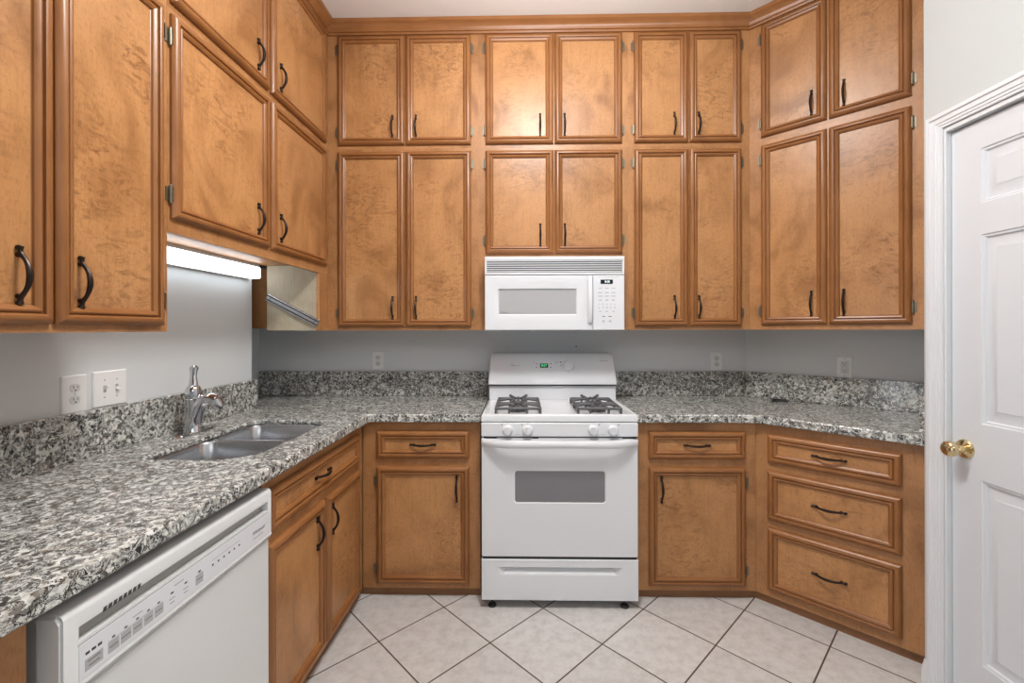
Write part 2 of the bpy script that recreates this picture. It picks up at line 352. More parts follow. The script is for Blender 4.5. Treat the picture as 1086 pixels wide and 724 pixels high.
# ------------------------------------------------------------------ room shell
b = MB(); b.box(-3.6, 3.0, -3.2, 3.1, -0.1, 0.0); struct(b.build('floor', M['tile'], smooth=0))
b = MB(); b.box(-3.6, 3.0, -3.2, 3.1, CEIL, CEIL + 0.1); struct(b.build('ceiling', M['ceil'], smooth=0))
b = MB(); b.box(-2.0, 1.414, 2.83, 2.95, 0, CEIL); struct(b.build('wall_back', M['wall'], smooth=0))
b = MB()
e0 = DG.p(0, 0); e1 = DG.p(0.90, 0); e2 = DG.p(0.90, -0.12); e3 = DG.p(0, -0.12)
b.prism([e0, e1, e2, (1.5, 2.95), (1.414, 2.95)], 0, CEIL); struct(b.build('wall_corner', M['wall'], smooth=0))
b = MB()
wl0 = LF.p(-0.4, 0); wl1 = LF.p(2.376, 0)
b.prism([wl0, wl1, (-1.672, 2.385), (-1.672, 2.83), (-1.95, 2.83), (-1.95, wl0[1])], 0, CEIL)
struct(b.build('wall_left', M['wall'], smooth=0, bevel=0.004, angle=50))
C0 = (1.53, 1.715); R1 = DG.p(0.8705, 0.0)
b = MB()
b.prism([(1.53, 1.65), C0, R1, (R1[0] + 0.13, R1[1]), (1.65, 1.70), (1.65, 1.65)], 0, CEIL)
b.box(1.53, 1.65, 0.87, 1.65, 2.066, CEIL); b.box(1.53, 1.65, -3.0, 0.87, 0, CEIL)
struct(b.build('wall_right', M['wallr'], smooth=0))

def sweep(path, prof, mats, name):
    # path: plan polyline, room side on the right hand; prof: (out, z)
    pts = [Vector(p) for p in path]; dirs = [(b_ - a_).normalized() for a_, b_ in zip(pts, pts[1:])]
    nr = [Vector((d.y, -d.x)) for d in dirs]
    rings = []
    for k, p in enumerate(pts):
        if k == 0: off = nr[0]
        elif k == len(pts) - 1: off = nr[-1]
        else:
            a_, b_ = nr[k - 1], nr[k]; off = (a_ + b_) / (1 + a_.dot(b_))
        rings.append([(p.x + off.x * o, p.y + off.y * o, z) for o, z in prof])
    b = MB(); b.loops(rings, 0, True, True, flip=True)
    return b.build(name, mats)
cL = LF.p(2.5, 0.355); cornerL = (-1.09, 2.505); cornerR = (1.277, 2.505)
crown = [(0, 3.004), (0.010, 3.004), (0.013, 3.014), (0.020, 3.016), (0.022, 3.022), (0.027, 3.034), (0.037, 3.046), (0.050, 3.052), (0.053, 3.056), (0.053, 3.071), (0, 3.071)]
struct(sweep([LF.p(0.5, 0.355), cornerL, cornerR, DG.p(0.868, 0.325)], crown, M['frame_h'], 'trim_1'))

# door casing
cas = [(0.0, 0.0), (0.0, 0.014), (0.003, 0.0175), (0.009, 0.019), (0.015, 0.0178), (0.017, 0.0135), (0.020, 0.0128), (0.033, 0.0118), (0.035, 0.0088), (0.043, 0.0082), (0.045, 0.0055), (0.052, 0.005), (0.054, 0.0)]   # (in from outer edge, out)
def casing(name, y1, y0, zt, x):
    rings = []
    for q, (yy, zz, dy, dz) in enumerate(((y1, 0.0, -1, 0), (y1, zt, -1, -1), (y0, zt, 1, -1), (y0, 0.0, 1, 0))):
        rings.append([(x - o, yy + dy * i, zz + dz * i) for i, o in cas])
    bb = MB(); bb.loops(rings, 0, True, True); return struct(bb.build(name, M['trim']))
casing('trim_2', 1.692, 0.832, 2.120, 1.53)
b = MB(); b.box(1.532, 1.648, 1.631, 1.649, 0, 2.065); b.box(1.532, 1.648, 0.871, 0.889, 0, 2.065); b.box(1.532, 1.648, 0.889, 1.631, 2.05, 2.065)
b.box(1.592, 1.61, 1.62, 1.631, 0, 2.05); struct(b.build('trim_3', M['trim'], bevel=0.002))
# baseboard stub with its moulded end
bbp = [(0, 0), (0.014, 0), (0.014, 0.055), (0.011, 0.062), (0.011, 0.070), (0.006, 0.082), (0.003, 0.095), (0, 0.095)]
bb = MB(); rings = []
for y in (C0[1], 1.692): rings.append([(1.53 - o, y, z) for o, z in bbp])
bb.loops(rings, 0, True, True, flip=False); struct(bb.build('baseboard_right', M['trim']))

# six panel door (local x to the right as you face it from the room, so x = -Y)
def panel_door():
    root = empty('door_1', (1.552, 1.629, 0.008), -PI / 2); struct(root)
    w, h, t = 0.738, 2.036, 0.035
    px = [(0.100, 0.320), (0.418, 0.638)]; pz = [(0.200, 0.822), (1.013, 1.651), (1.757, 1.941)]
    xs = sorted({0, w, *[v for p in px for v in p]}); zs = sorted({0, h, *[v for p in pz for v in p]})
    b = MB()
    for i in range(len(xs) - 1):
        for j in range(len(zs) - 1):
            x0, x1, z0, z1 = xs[i], xs[i + 1], zs[j], zs[j + 1]
            cx, cz, ww, hh = (x0 + x1) / 2, (z0 + z1) / 2, x1 - x0, z1 - z0
            if (x0, x1) in px and (z0, z1) in pz:
                b.loops([rect(cx, cz, ww - 2 * d, hh - 2 * d, y) for d, y in ((0, 0), (0.003, 0.0035), (0.009, 0.0042), (0.013, 0.0105), (0.020, 0.011), (0.046, 0.0035), (0.049, 0.0015))], 0, False, True)
            else: b.add(rect(cx, cz, ww, hh, 0), [(0, 1, 2, 3)])
    b.loops([rect(w / 2, h / 2, w, h, t), rect(w / 2, h / 2, w, h, 0)], 0, True, False)
    b.build('door_leaf', M['doorp'], root, smooth=25)
    k = MB(); mt = Matrix.Translation((0.046, 0, 0.915)) @ Matrix.Rotation(PI / 2, 4, 'X')
    k.lathe([(0.0, -0.001), (0.033, -0.001), (0.033, 0.003), (0.030, 0.007), (0.020, 0.010), (0.014, 0.013), (0.0125, 0.022), (0.0125, 0.030), (0.018, 0.034), (0.0255, 0.042), (0.0275, 0.052), (0.0265, 0.060), (0.021, 0.067), (0.012, 0.070), (0.0, 0.0705)], 28, mt)
    kn = k.build('door_knob', M['brass'], root); kn['label'] = 'polished brass round knob'
    return root
panel_door()

# ------------------------------------------------------------------ cabinet pieces
def make_handle():
    b = MB()
    half = [(0.064, 0.0055, 0.0068), (0.0605, 0.0058, 0.0062), (0.054, 0.0068, 0.0042), (0.048, 0.0085, 0.0046), (0.043, 0.0115, 0.0050), (0.034, 0.0185, 0.0046), (0.022, 0.0245, 0.0052), (0.010, 0.0275, 0.0060), (0.0, 0.0283, 0.0063)]
    full = half + [(-z, y, r) for z, y, r in half[-2::-1]]
    b.tube([(0, -y, z) for z, y, r in full], [r for z, y, r in full], 10, up=(1, 0, 0))
    for sg in (1, -1):
        b.tube([(0, 0, sg * 0.046), (0, -0.010, sg * 0.046)], [0.0062, 0.0045], 8)
        b.tube([(0, 0, sg * 0.062), (0, -0.006, sg * 0.062)], [0.0058, 0.005], 8)
    return b.mesh('handle', M['bronze'])
HANDLE = make_handle()
def make_hinge():
    b = MB(); b.tube([(0, -0.007, -0.027), (0, -0.007, 0.027)], 0.0042, 8)
    b.box(-0.013, -0.002, -0.0025, 0.0, -0.022, 0.022); b.box(0.001, 0.004, -0.014, -0.004, -0.024, 0.024)
    b.tube([(0, -0.007, 0.027), (0, -0.007, 0.031)], [0.0045, 0.002], 8); b.tube([(0, -0.007, -0.031), (0, -0.007, -0.027)], [0.002, 0.0045], 8)
    return b.mesh('hinge', M['hinge'])
HINGE = make_hinge()

PROF = [(0, 0.0), (0, 0.0085), (0.003, 0.0135), (0.008, 0.0175), (0.014, 0.0198), (0.019, 0.0205), (0.0225, 0.0190), (0.0238, 0.0120), (0.0262, 0.0110), (0.0280, 0.0160), (0.0315, 0.0176), (0.0365, 0.0158), (0.0412, 0.0115), (0.0424, 0.0065), (0.0440, 0.0056)]
def front_mesh(w, h, name):
    b = MB()
    b.loops([rect(w / 2, h / 2, w - 2 * d, h - 2 * d, -y) for d, y in PROF], lambda a, i: 1 if i in (0, 2) else 0, True, False)
    d, y = PROF[-1]
    b.add(rect(w / 2, h / 2, w - 2 * d, h - 2 * d, -y), [(0, 1, 2, 3)], 2)
    return b.mesh(name, [M['frame'], M['frame_h'], M['panel']], 25)
def door(root, x0, x1, z0, z1, yf, hx, hz, hinge, hinges=True):
    """front on the face frame at y = -yf; hx, hz centre of the handle; hinge 'l' or 'r'"""
    d = inst(front_mesh(x1 - x0, z1 - z0, 'door'), 'door', root, (x0, -yf, z0))
    inst(HANDLE, 'handle', d, (hx - x0, -0.0058, hz - z0))
    if hinges:
        for hz_ in (0.075, z1 - z0 - 0.075):
            inst(HINGE, 'hinge', d, ((-0.0045 if hinge == 'l' else x1 - x0 + 0.0045), 0.0, hz_), (0, 0 if hinge == 'l' else PI, 0))
    return d
def drawer(root, x0, x1, z0, z1, yf):
    d = inst(front_mesh(x1 - x0, z1 - z0, 'drawer_front'), 'drawer_front', root, (x0, -yf, z0))
    inst(HANDLE, 'handle', d, ((x1 - x0) / 2, -0.0058, (z1 - z0) / 2), (0, PI / 2, 0))
    return d
def face_frame(root, x0, x1, z0, z1, yf, openings, t=0.019, stile_ext=None):
    xs = sorted({x0, x1, *[o[0] for o in openings], *[o[1] for o in openings]}); zs = sorted({z0, z1, *[o[2] for o in openings], *[o[3] for o in openings]})
    b = MB()
    # stiles and rails round each opening
    ox0 = min(o[0] for o in openings); ox1 = max(o[1] for o in openings)
    b.box(x0, ox0, -yf, -yf + t, z0, z1); b.box(ox1, x1, -yf, -yf + t, z0, z1)
    zz = sorted({(o[2], o[3]) for o in openings}); cur = z0
    for a_, c_ in zz:
        if a_ > cur + 1e-4: b.box(ox0, ox1, -yf, -yf + t, cur, a_, 1)
        cur = c_
    if z1 > cur + 1e-4: b.box(ox0, ox1, -yf, -yf + t, cur, z1, 1)
    for a_, c_ in zz:
        row = sorted([o for o in openings if (o[2], o[3]) == (a_, c_)])
        for p, q in zip(row, row[1:]): b.box(p[1], q[0], -yf, -yf + t, a_, c_)
    if stile_ext is not None:
        b.box(x0, ox0, -yf, -yf + t, stile_ext, z0); b.box(ox1, x1, -yf, -yf + t, stile_ext, z0)
    return b.build('face_frame', [M['case'], M['case']], root, smooth=0)
def carcass(root, poly, z0, z1, mat='side', floor=None, name='carcass'):
    b = MB(); b.prism(poly, z0, z1, 0)
    o = b.build(name, [M[mat]], root, smooth=0); return o

def upper(run, x0, x1, z0, z1, nf, doors, label, zb=None, poly=None, ext=None, frame_x=None, group='upper wall cabinets'):
    """doors: (x0, x1, z0, z1, handle x, handle z, hinge side)"""
    root = empty('wall_cabinet', run.w(0, 0, 0), run.a)
    tag(root, label, 'cabinet', group)
    zb = zb if zb is not None else z0
    pl = poly or [(x0 + 0.001, -0.001), (x1 - 0.001, -0.001), (x1 - 0.001, -nf + 0.0195), (x0 + 0.001, -nf + 0.0195)]
    c = carcass(root, pl, zb, z1 - 0.0005)
    fx0, fx1 = frame_x or (x0, x1)
    ops = [(d[0] + 0.012, d[1] - 0.012, d[2] + 0.012, d[3] - 0.012) for d in doors]
    face_frame(root, fx0, fx1, z0, z1, nf, ops, stile_ext=ext)
    for d in doors: door(root, d[0], d[1], d[2], d[3], nf + 0.0005, d[4], d[5], d[6])
    return root

ZL0, ZL1, ZM, ZU0, ZU1, ZT = 1.358, 2.345, 2.3635, 2.382, 2.997, 3.004
ZB = 1.338
hu, hl = 2.484, 1.463
NB = 0.325
# back run, three columns
upper(BK, -1.092, -0.235, ZB, ZM, NB, [(-1.03, -0.651, ZL0, ZL1, -0.719, hl, 'l'), (-0.643, -0.276, ZL0, ZL1, -0.586, hl, 'r')], 'tall lower wall cabinet on back wall, left of the microwave', zb=1.352)
upper(BK, -1.092, -0.235, ZM, ZT, NB, [(-1.03, -0.651, ZU0, ZU1, -0.719, hu, 'l'), (-0.643, -0.276, ZU0, ZU1, -0.586, hu, 'r')], 'short top wall cabinet on back wall, at its left corner under the ceiling')
upper(BK, -0.235, 0.604, 1.745, ZM, NB, [(-0.194, 0.187, 1.766, ZL1, 0.113, 1.868, 'l'), (0.194, 0.570, 1.766, ZL1, 0.250, 1.868, 'r')], 'wall cabinet with two doors directly above the white microwave', zb=1.7455, ext=ZB)
upper(BK, -0.235, 0.604, ZM, ZT, NB, [(-0.194, 0.187, ZU0, ZU1, 0.113, hu, 'l'), (0.194, 0.570, ZU0, ZU1, 0.250, hu, 'r')], 'middle top wall cabinet on back wall, highest one above the microwave')
plyR = [(0.605, -0.001), (1.412, -0.001), (1.277, -NB + 0.0195), (0.605, -NB + 0.0195)]
upper(BK, 0.604, 1.277, ZB, ZM, NB, [(0.638, 0.935, ZL0, ZL1, 0.860, hl, 'l'), (0.943, 1.229, ZL0, ZL1, 0.995, hl, 'r')], 'narrow tall lower wall cabinet on back wall, right of the microwave', zb=1.352, poly=plyR)
upper(BK, 0.604, 1.277, ZM, ZT, NB, [(0.638, 0.935, ZU0, ZU1, 0.860, hu, 'l'), (0.943, 1.229, ZU0, ZU1, 0.995, hu, 'r')], 'narrow top wall cabinet on back wall, at its right end under the ceiling', poly=plyR)
# diagonal run
dx0 = (1.277 - 1.414 + 0.325) / math.sqrt(2)
plyD = [(0.002, -0.001), (0.868, -0.001), (0.868, -NB + 0.0195), (dx0 + 0.004, -NB + 0.0195)]
upper(DG, 0.130, 0.868, ZB, ZM, NB, [(0.195, 0.493, ZL0 + 0.006, ZL1 - 0.006, 0.427, 1.47, 'l'), (0.502, 0.808, ZL0 + 0.006, ZL1 - 0.006, 0.561, 1.47, 'r')], 'tall lower wall cabinet on the angled right wall above the outlet', zb=1.352, poly=plyD)
upper(DG, 0.130, 0.868, ZM, ZT, NB, [(0.195, 0.493, ZU0 + 0.003, ZU1, 0.429, 2.488, 'l'), (0.502, 0.808, ZU0 + 0.003, ZU1, 0.563, 2.49, 'r')], 'top wall cabinet on the angled right wall, nearest the white door', poly=plyD)
# left run
NL = 0.355
upper(LF, 0.68, 1.384, ZB, ZM, NL, [(0.722, 1.039, ZL0, ZL1, 0.969, 1.465, 'l'), (1.045, 1.360, ZL0, ZL1, 1.105, 1.463, 'r')], 'long wall cabinet at the far left, nearest the camera over the switches', zb=1.352)
upper(LF, 0.68, 1.384, ZM, ZT, NL, [(0.722, 1.039, ZU0, ZU1, 0.969, hu, 'l'), (1.045, 1.360, ZU0, ZU1, 1.105, hu, 'r')], 'top wall cabinet above the long far left cabinet at the picture edge')
plyS = [(1.386, -0.001), (2.374, -0.001), (2.374, -0.05), (2.42, -0.05), (2.42, -NL + 0.0195), (1.386, -NL + 0.0195)]
plyS2 = [(1.386, -0.001), (2.374, -0.001), (2.374, -0.05), (2.50, -0.05), (2.50, -NL + 0.0195), (1.386, -NL + 0.0195)]
upper(LF, 1.385, 2.507, 1.652, ZM, NL, [(1.394, 1.921, 1.697, ZL1, 1.847, 1.806, 'l'), (1.940, 2.472, 1.697, ZL1, 2.015, 1.803, 'r')], 'shallow wall cabinet over the sink with the lit lamp beneath', zb=1.692, poly=plyS2)
upper(LF, 1.385, 2.507, ZM, ZT, NL, [(1.394, 1.921, ZU0, ZU1, 1.848, 2.495, 'l'), (1.940, 2.472, ZU0, ZU1, 2.017, 2.49, 'r')], 'top wall cabinet on the left wall above the sink cabinet', poly=plyS2)

# corner cabinet body whose raw plywood side faces the sink
root = empty('corner_cabinet', (-1.24, 2.5, 0)); tag(root, 'corner wall cabinet with bare plywood side panel facing the sink', 'cabinet')
def cw(x, y): return (x + 1.24, y - 2.5)
pA = (-1.383, 2.405)
carcass(root, [cw(-1.378, 2.408), cw(-1.113, 2.408), cw(-1.113, 2.504), cw(-1.087, 2.506), cw(-1.087, 2.828), cw(-1.378, 2.828)], ZB + 0.003, 1.6905)
b = MB(); b.box(-1.381 + 1.24, -1.112 + 1.24, 2.402 - 2.5, 2.408 - 2.5, ZB, 1.6905); b.build('side_panel', M['ply'], root, smooth=0)['label'] = 'bare pale plywood side panel'
b = MB(); x_, y_ = LF.p(2.40, NL)
b.box(-1.111 + 1.24, x_ + 1.24, 2.400 - 2.5, 2.504 - 2.5, ZB - 0.001, 1.651); b.build('stile', M['case'], root, bevel=0.001, seg=1)
b = MB(); b.box(-1.668 + 1.24, -1.379 + 1.24, 2.50 - 2.5, 2.515 - 2.5, ZB + 0.012, 1.69); b.build('filler_panel', M['side'], root, smooth=0)

# ------------------------------------------------------------------ base cabinets
NF = 0.60
def base(run, x0, x1, nf, doors, drawers, poly, label, hx=(), toe=(None, None), group='base cabinets', toe_in=0.016):
    root = empty('base_cabinet', run.w(0, 0, 0), run.a); tag(root, label, 'cabinet', group)
    carcass(root, poly, 0.042, CB - 0.002)
    ops = [(d[0] + 0.01, d[1] - 0.01, d[2] + 0.01, d[3] - 0.01) for d in list(doors) + list(drawers)]
    xa = min(o[0] for o in ops); xb = max(o[1] for o in ops)
    b = MB(); t = 0.019
    b.box(x0, xa, -nf, -nf + t, 0.042, CB - 0.002); b.box(xb, x1, -nf, -nf + t, 0.042, CB - 0.002)
    zz = sorted({(o[2], o[3]) for o in ops}); cur = 0.042
    for a_, c_ in zz:
        if a_ > cur + 1e-4: b.box(xa, xb, -nf, -nf + t, cur, a_)
        cur = max(cur, c_)
    b.box(xa, xb, -nf, -nf + t, cur, CB - 0.002)
    for a_, c_ in zz:
        row = sorted([o for o in ops if (o[2], o[3]) == (a_, c_)])
        for p, q in zip(row, row[1:]): b.box(p[1], q[0], -nf, -nf + t, a_, c_)
    b.build('face_frame', M['case'], root, bevel=0.0005, seg=1)
    tb = MB(); tb.box(x0 if toe[0] is None else toe[0], x1 if toe[1] is None else toe[1], -nf + toe_in, -nf + toe_in + 0.015, 0.0, 0.0415); tb.build('toe_board', M['toe'], root, smooth=0)
    for d in doors: door(root, d[0], d[1], d[2], d[3], nf + 0.0005, d[4], d[5], d[6])
    for d in drawers: drawer(root, d[0], d[1], d[2], d[3], nf + 0.0005)
    return root
DZ0, DZ1, RZ0, RZ1 = 0.068, 0.656, 0.697, 0.834
base(BK, -0.797, -0.203, NF, [(-0.723, -0.257, DZ0, DZ1, -0.320, 0.545, 'l')], [(-0.723, -0.257, RZ0, RZ1)], [(-0.775, -0.002), (-0.204, -0.002), (-0.204, -NF + 0.0195), (-0.775, -NF + 0.0195)], 'base cabinet left of the white range, with one drawer and door', toe=(-0.818, None))
xr = 1.1654
base(BK, 0.580, xr, NF, [(0.636, 1.112, DZ0, DZ1, 0.699, 0.545, 'r')], [(0.636, 1.112, RZ0, RZ1)], [(0.581, -0.002), (1.411, -0.002), (xr - 0.002, -NF + 0.0195), (0.581, -NF + 0.0195)], 'base cabinet right of the white range, with one drawer and door', toe=(None, xr + 0.0064))
d0 = 0.2486
base(DG, d0, 0.868, NF, [], [(0.304, 0.797, 0.697, 0.833), (0.304, 0.797, 0.419, 0.655), (0.304, 0.797, 0.080, 0.381)], [(0.003, -0.002), (0.868, -0.002), (0.868, -NF + 0.0195), (d0 + 0.008, -NF + 0.0195)], 'angled base cabinet with three stacked drawers beside the white door', toe=(d0 - 0.0064, None))
NS = 0.655
base(LF, 1.386, 2.2295, NS, [(1.404, 1.797, DZ0, DZ1, 1.739, 0.545, 'l'), (1.815, 2.170, DZ0, DZ1, 1.870, 0.548, 'r')], [(1.404, 2.170, RZ0, RZ1)], [(1.387, -0.008), (1.387, -NS + 0.0195), (1.395, -NS + 0.0195), (1.395, -0.008)], 'sink base cabinet between the dishwasher and the corner, two doors')
# thin right side as well so the sink bowl hangs free inside
# cabinet end panel left of the dishwasher
root = empty('base_cabinet', LF.w(0, 0, 0), LF.a); tag(root, 'end of a plain base cabinet at the picture edge left of the dishwasher', 'cabinet', 'base cabinets')
b = MB(); b.box(0.36, 0.735, -NS + 0.025, -0.004, 0.042, CB - 0.002); b.build('carcass', M['side'], root, smooth=0)
b = MB(); b.box(0.36, 0.735, -NS, -NS + 0.019, 0.042, CB - 0.002); b.build('face_frame', M['case'], root, bevel=0.001, seg=1)

# ------------------------------------------------------------------ worktops and backsplashes
def arc(p0, p1, p2, r, k=6):
    a, o, c = Vector(p0), Vector(p1), Vector(p2); u = (a - o).normalized(); w = (c - o).normalized()
    ang = u.angle(w); d = r / math.tan(ang / 2); q0 = o + u * d; q1 = o + w * d
    return [tuple((1 - t) ** 2 * q0 + 2 * t * (1 - t) * o + t * t * q1) for t in (i / k for i in range(k + 1))]
FE = 2.195
fl0 = LF.p(0.36, 0.70); sx = LF.o.x
# corner where the left front edge meets the back front edge
tt = (FE - LF.w(0, 0.70)[1]) / math.sin(LF.a); cin = LF.p(tt, 0.70)
lw0 = LF.p(0.36, 0.001); lw1 = LF.p(2.377, 0.001)
sink_hole = []
hx0, hx1, hn0, hn1 = 1.435, 2.055, 0.215, 0.575
for (cx_, cn_, r_, a0) in ((hx1, hn1, 0.10, 0), (hx0, hn1, 0.13, 1), (hx0, hn0, 0.05, 2), (hx1, hn0, 0.05, 3)):
    sgx = -1 if cx_ == hx1 else 1; sgn = -1 if cn_ == hn1 else 1
    c_ = (cx_ + sgx * r_, cn_ + sgn * r_)
    st = {0: 0, 1: 90, 2: 180, 3: 270}[a0]
    for i in range(7):
        a = math.radians({0: 0, 1: 90, 2: 180, 3: 270}[a0] + 15 * i)
        sink_hole.append((c_[0] + r_ * math.cos(a), c_[1] + r_ * math.sin(a)))
hole_w = [LF.p(*q) for q in sink_hole]
hcx, hcn = (hx0 + hx1) / 2, (hn0 + hn1) / 2
hole_o = [LF.p(hcx + (q[0] - hcx) * 1.18, hcn + (q[1] - hcn) * 1.25) for q in sink_hole]
TS = CT - 0.020                                                     # slab underside at the sink; the front edge is built up thicker
Fo = LF.p(sink_hole[7][0], 0.70); Bo = LF.p(sink_hole[20][0], 0.001)
far = [*arc(fl0, cin, (-0.198, FE), 0.012), (-0.198, FE), (-0.198, 2.828), (-1.670, 2.828), (-1.670, 2.387), (lw1[0], 2.387), lw1]
def ngon_slab(hole_top, hole_bot):
    b = MB(); pts = []
    def vid(p, z):
        pts.append((p[0], p[1], z)); return len(pts) - 1
    out = [fl0, Fo, *far, Bo, lw0]; n = len(out); h = 28
    ot = [vid(p, CT) for p in out]; ob = [vid(p, CB) for p in out]
    ht = [vid(p, CT) for p in hole_w]; hm = [vid(p, TS) for p in hole_w]; hw = [vid(p, TS) for p in hole_o]; hb = [vid(p, CB) for p in hole_o]
    fs = []
    for O, Hh, flip in ((ot, ht, False), (ob, hb, True)):
        near = [O[0], O[1], *[Hh[k] for k in range(7, 21)], O[n - 2], O[n - 1]]
        rest = [O[1], *O[2:n - 1], *[Hh[k % 28] for k in range(20, 36)]]
        for q in (near, rest): fs.append(tuple(q[::-1]) if flip else tuple(q))
    for i in range(n): fs.append((ob[i], ob[(i + 1) % n], ot[(i + 1) % n], ot[i]))
    for A, B in ((ht, hm), (hm, hw), (hw, hb)):
        for i in range(h): fs.append((B[i], B[(i + 1) % h], A[(i + 1) % h], A[i]))
    b.add(pts, fs); return b
b = ngon_slab(hole_w, hole_o)
o = b.build('countertop', M['granite'], None, bevel=0.007, seg=3); tag(o, 'L-shaped speckled granite countertop holding the sink along the left wall', 'countertop', 'granite countertops')
cj = (1.151, FE); ce = DG.p(0.868, 0.635); cwz = DG.p(0.868, 0.002)
b = MB(); b.prism([(0.572, FE), *arc((0.572, FE), cj, ce, 0.09), ce, cwz, (1.414, 2.827), (0.572, 2.828)], CB, CT)
o = b.build('countertop', M['granite'], None, bevel=0.007, seg=3); tag(o, 'angled speckled granite countertop on the right of the range', 'countertop', 'granite countertops')
def slab(poly, z0, z1, label):
    b = MB(); b.prism(poly, z0, z1); o = b.build('backsplash', M['granite'], None, bevel=0.003, seg=2); return tag(o, label, 'backsplash', 'granite backsplashes')
slab([LF.p(0.36, 0.0015), LF.p(2.376, 0.0015), LF.p(2.376, 0.030), LF.p(0.36, 0.030)], CT, ST, 'granite backsplash strip along the left wall behind the faucet')
slab([(-1.668, 2.8285), (-0.206, 2.8285), (-0.206, 2.810), (-1.668, 2.810)], CT, ST, 'granite backsplash strip on back wall left of the range')
slab([(0.572, 2.8285), (1.413, 2.8285), (1.4055, 2.810), (0.572, 2.810)], CT, ST, 'granite backsplash strip on back wall right of the range')
slab([DG.p(0.0015, 0.0015), DG.p(0.868, 0.0015), DG.p(0.868, 0.020), DG.p(0.009, 0.020)], CT, ST, 'granite backsplash strip along the angled right wall under the outlet')
slab([DG.p(0.850, 0.0205), DG.p(0.8695, 0.0205), DG.p(0.8695, 0.632), DG.p(0.850, 0.632)], CT, ST - 0.001, 'short granite side splash at the right end by the white door')

# ------------------------------------------------------------------ sink and faucet
root = empty('kitchen_sink', LF.w(1.745, 0.395, TS - 0.0005), LF.a); tag(root, 'stainless double bowl sink set under the granite countertop', 'sink')
def bowl(name, x0, x1, n0, n1, rs, dep):
    # rs radii for corners in order (x1,n1),(x0,n1),(x0,n0),(x1,n0); local y = -n
    def ring(ins, z, f=1.0):
        out = []
        for k, (cx_, cn_) in enumerate(((x1, n1), (x0, n1), (x0, n0), (x1, n0))):
            r = max(rs[k] * f - 0 * ins, 0.02); sxx = -1 if cx_ == x1 else 1; snn = -1 if cn_ == n1 else 1
            c_ = (cx_ + sxx * (r + ins), cn_ + snn * (r + ins))
            for i in range(7):
                a = math.radians(90 * k + 15 * i); out.append((c_[0] + r * math.cos(a) - 1.745, -(c_[1] + r * math.sin(a) - 0.395), z))
        return out
    b = MB()
    b.loops([ring(-0.012, -0.001), ring(0.0, -0.0015), ring(0.003, -0.006), ring(0.006, -0.10), ring(0.009, -dep + 0.03), ring(0.02, -dep + 0.008), ring(0.05, -dep)], 0, False, True)
    o = b.build(name, M['steel'], root, smooth=50)
    s_ = o.modifiers.new('shell', 'SOLIDIFY'); s_.thickness = 0.0012; s_.offset = -1
    cx, cn = (x0 + x1) / 2 - 1.745, -((n0 + n1) / 2 - 0.395)
    d = MB(); d.lathe([(0.0, 0.0), (0.042, 0.0), (0.042, 0.002), (0.034, 0.003), (0.030, -0.004), (0.0, -0.005)], 24, Matrix.Translation((cx, cn, -dep + 0.0005)), 0, False)
    d.build('drain', M['chrome'], o)
    return o
bowl('bowl', 1.775, 2.060, 0.208, 0.582, (0.10, 0.07, 0.05, 0.05), 0.19)
bowl('bowl', 1.428, 1.752, 0.208, 0.582, (0.07, 0.13, 0.05, 0.05), 0.19)

root = empty('kitchen_faucet', LF.w(1.80, 0.118, CT), LF.a); tag(root, 'chrome single lever kitchen faucet behind the sink', 'faucet')
b = MB()
def oval(a, c, z, n=32): return [(a * math.cos(2 * PI * i / n), c * math.sin(2 * PI * i / n), z) for i in range(n)]
b.loops([oval(0.128, 0.031, 0), oval(0.128, 0.031, 0.004), oval(0.122, 0.027, 0.008), oval(0.06, 0.02, 0.010)], 0, True, True); b.build('deck_plate', M['chrome'], root)
b = MB(); b.lathe([(0, 0.006), (0.036, 0.006), (0.035, 0.012), (0.031, 0.020), (0.029, 0.06), (0.028, 0.11), (0.029, 0.135), (0.0295, 0.139), (0.0275, 0.141), (0.0275, 0.150), (0.0295, 0.152), (0.030, 0.157), (0.029, 0.166), (0.028, 0.176), (0.023, 0.188), (0.015, 0.196), (0.0, 0.199)], 28); b.build('body', M['chrome'], root)
b = MB(); b.tube([(0, 0.006, 0.012), (0.001, -0.004, 0.050), (0.003, -0.013, 0.088), (0.007, -0.025, 0.118), (0.012, -0.041, 0.136), (0.018, -0.060, 0.138), (0.023, -0.075, 0.128)], [0.030, 0.031, 0.028, 0.0255, 0.0245, 0.0255, 0.0265], 18, up=(0, 1, 0)); sp = b.build('spout', M['chrome'], root)
b = MB(); b.tube([(0.022, -0.073, 0.130), (0.027, -0.086, 0.108), (0.029, -0.090, 0.099)], [0.0255, 0.0245, 0.021], 18); b.build('spray_head', M['chrome'], sp)
b = MB(); b.tube([(0, 0, 0.190), (0.001, 0, 0.205), (0.003, 0.002, 0.225), (0.007, 0.004, 0.248), (0.011, 0.006, 0.264), (0.013, 0.007, 0.272)], [0.020, 0.0165, 0.0130, 0.0135, 0.0180, 0.012], 14, flat=0.75); b.build('lever', M['chrome'], root)

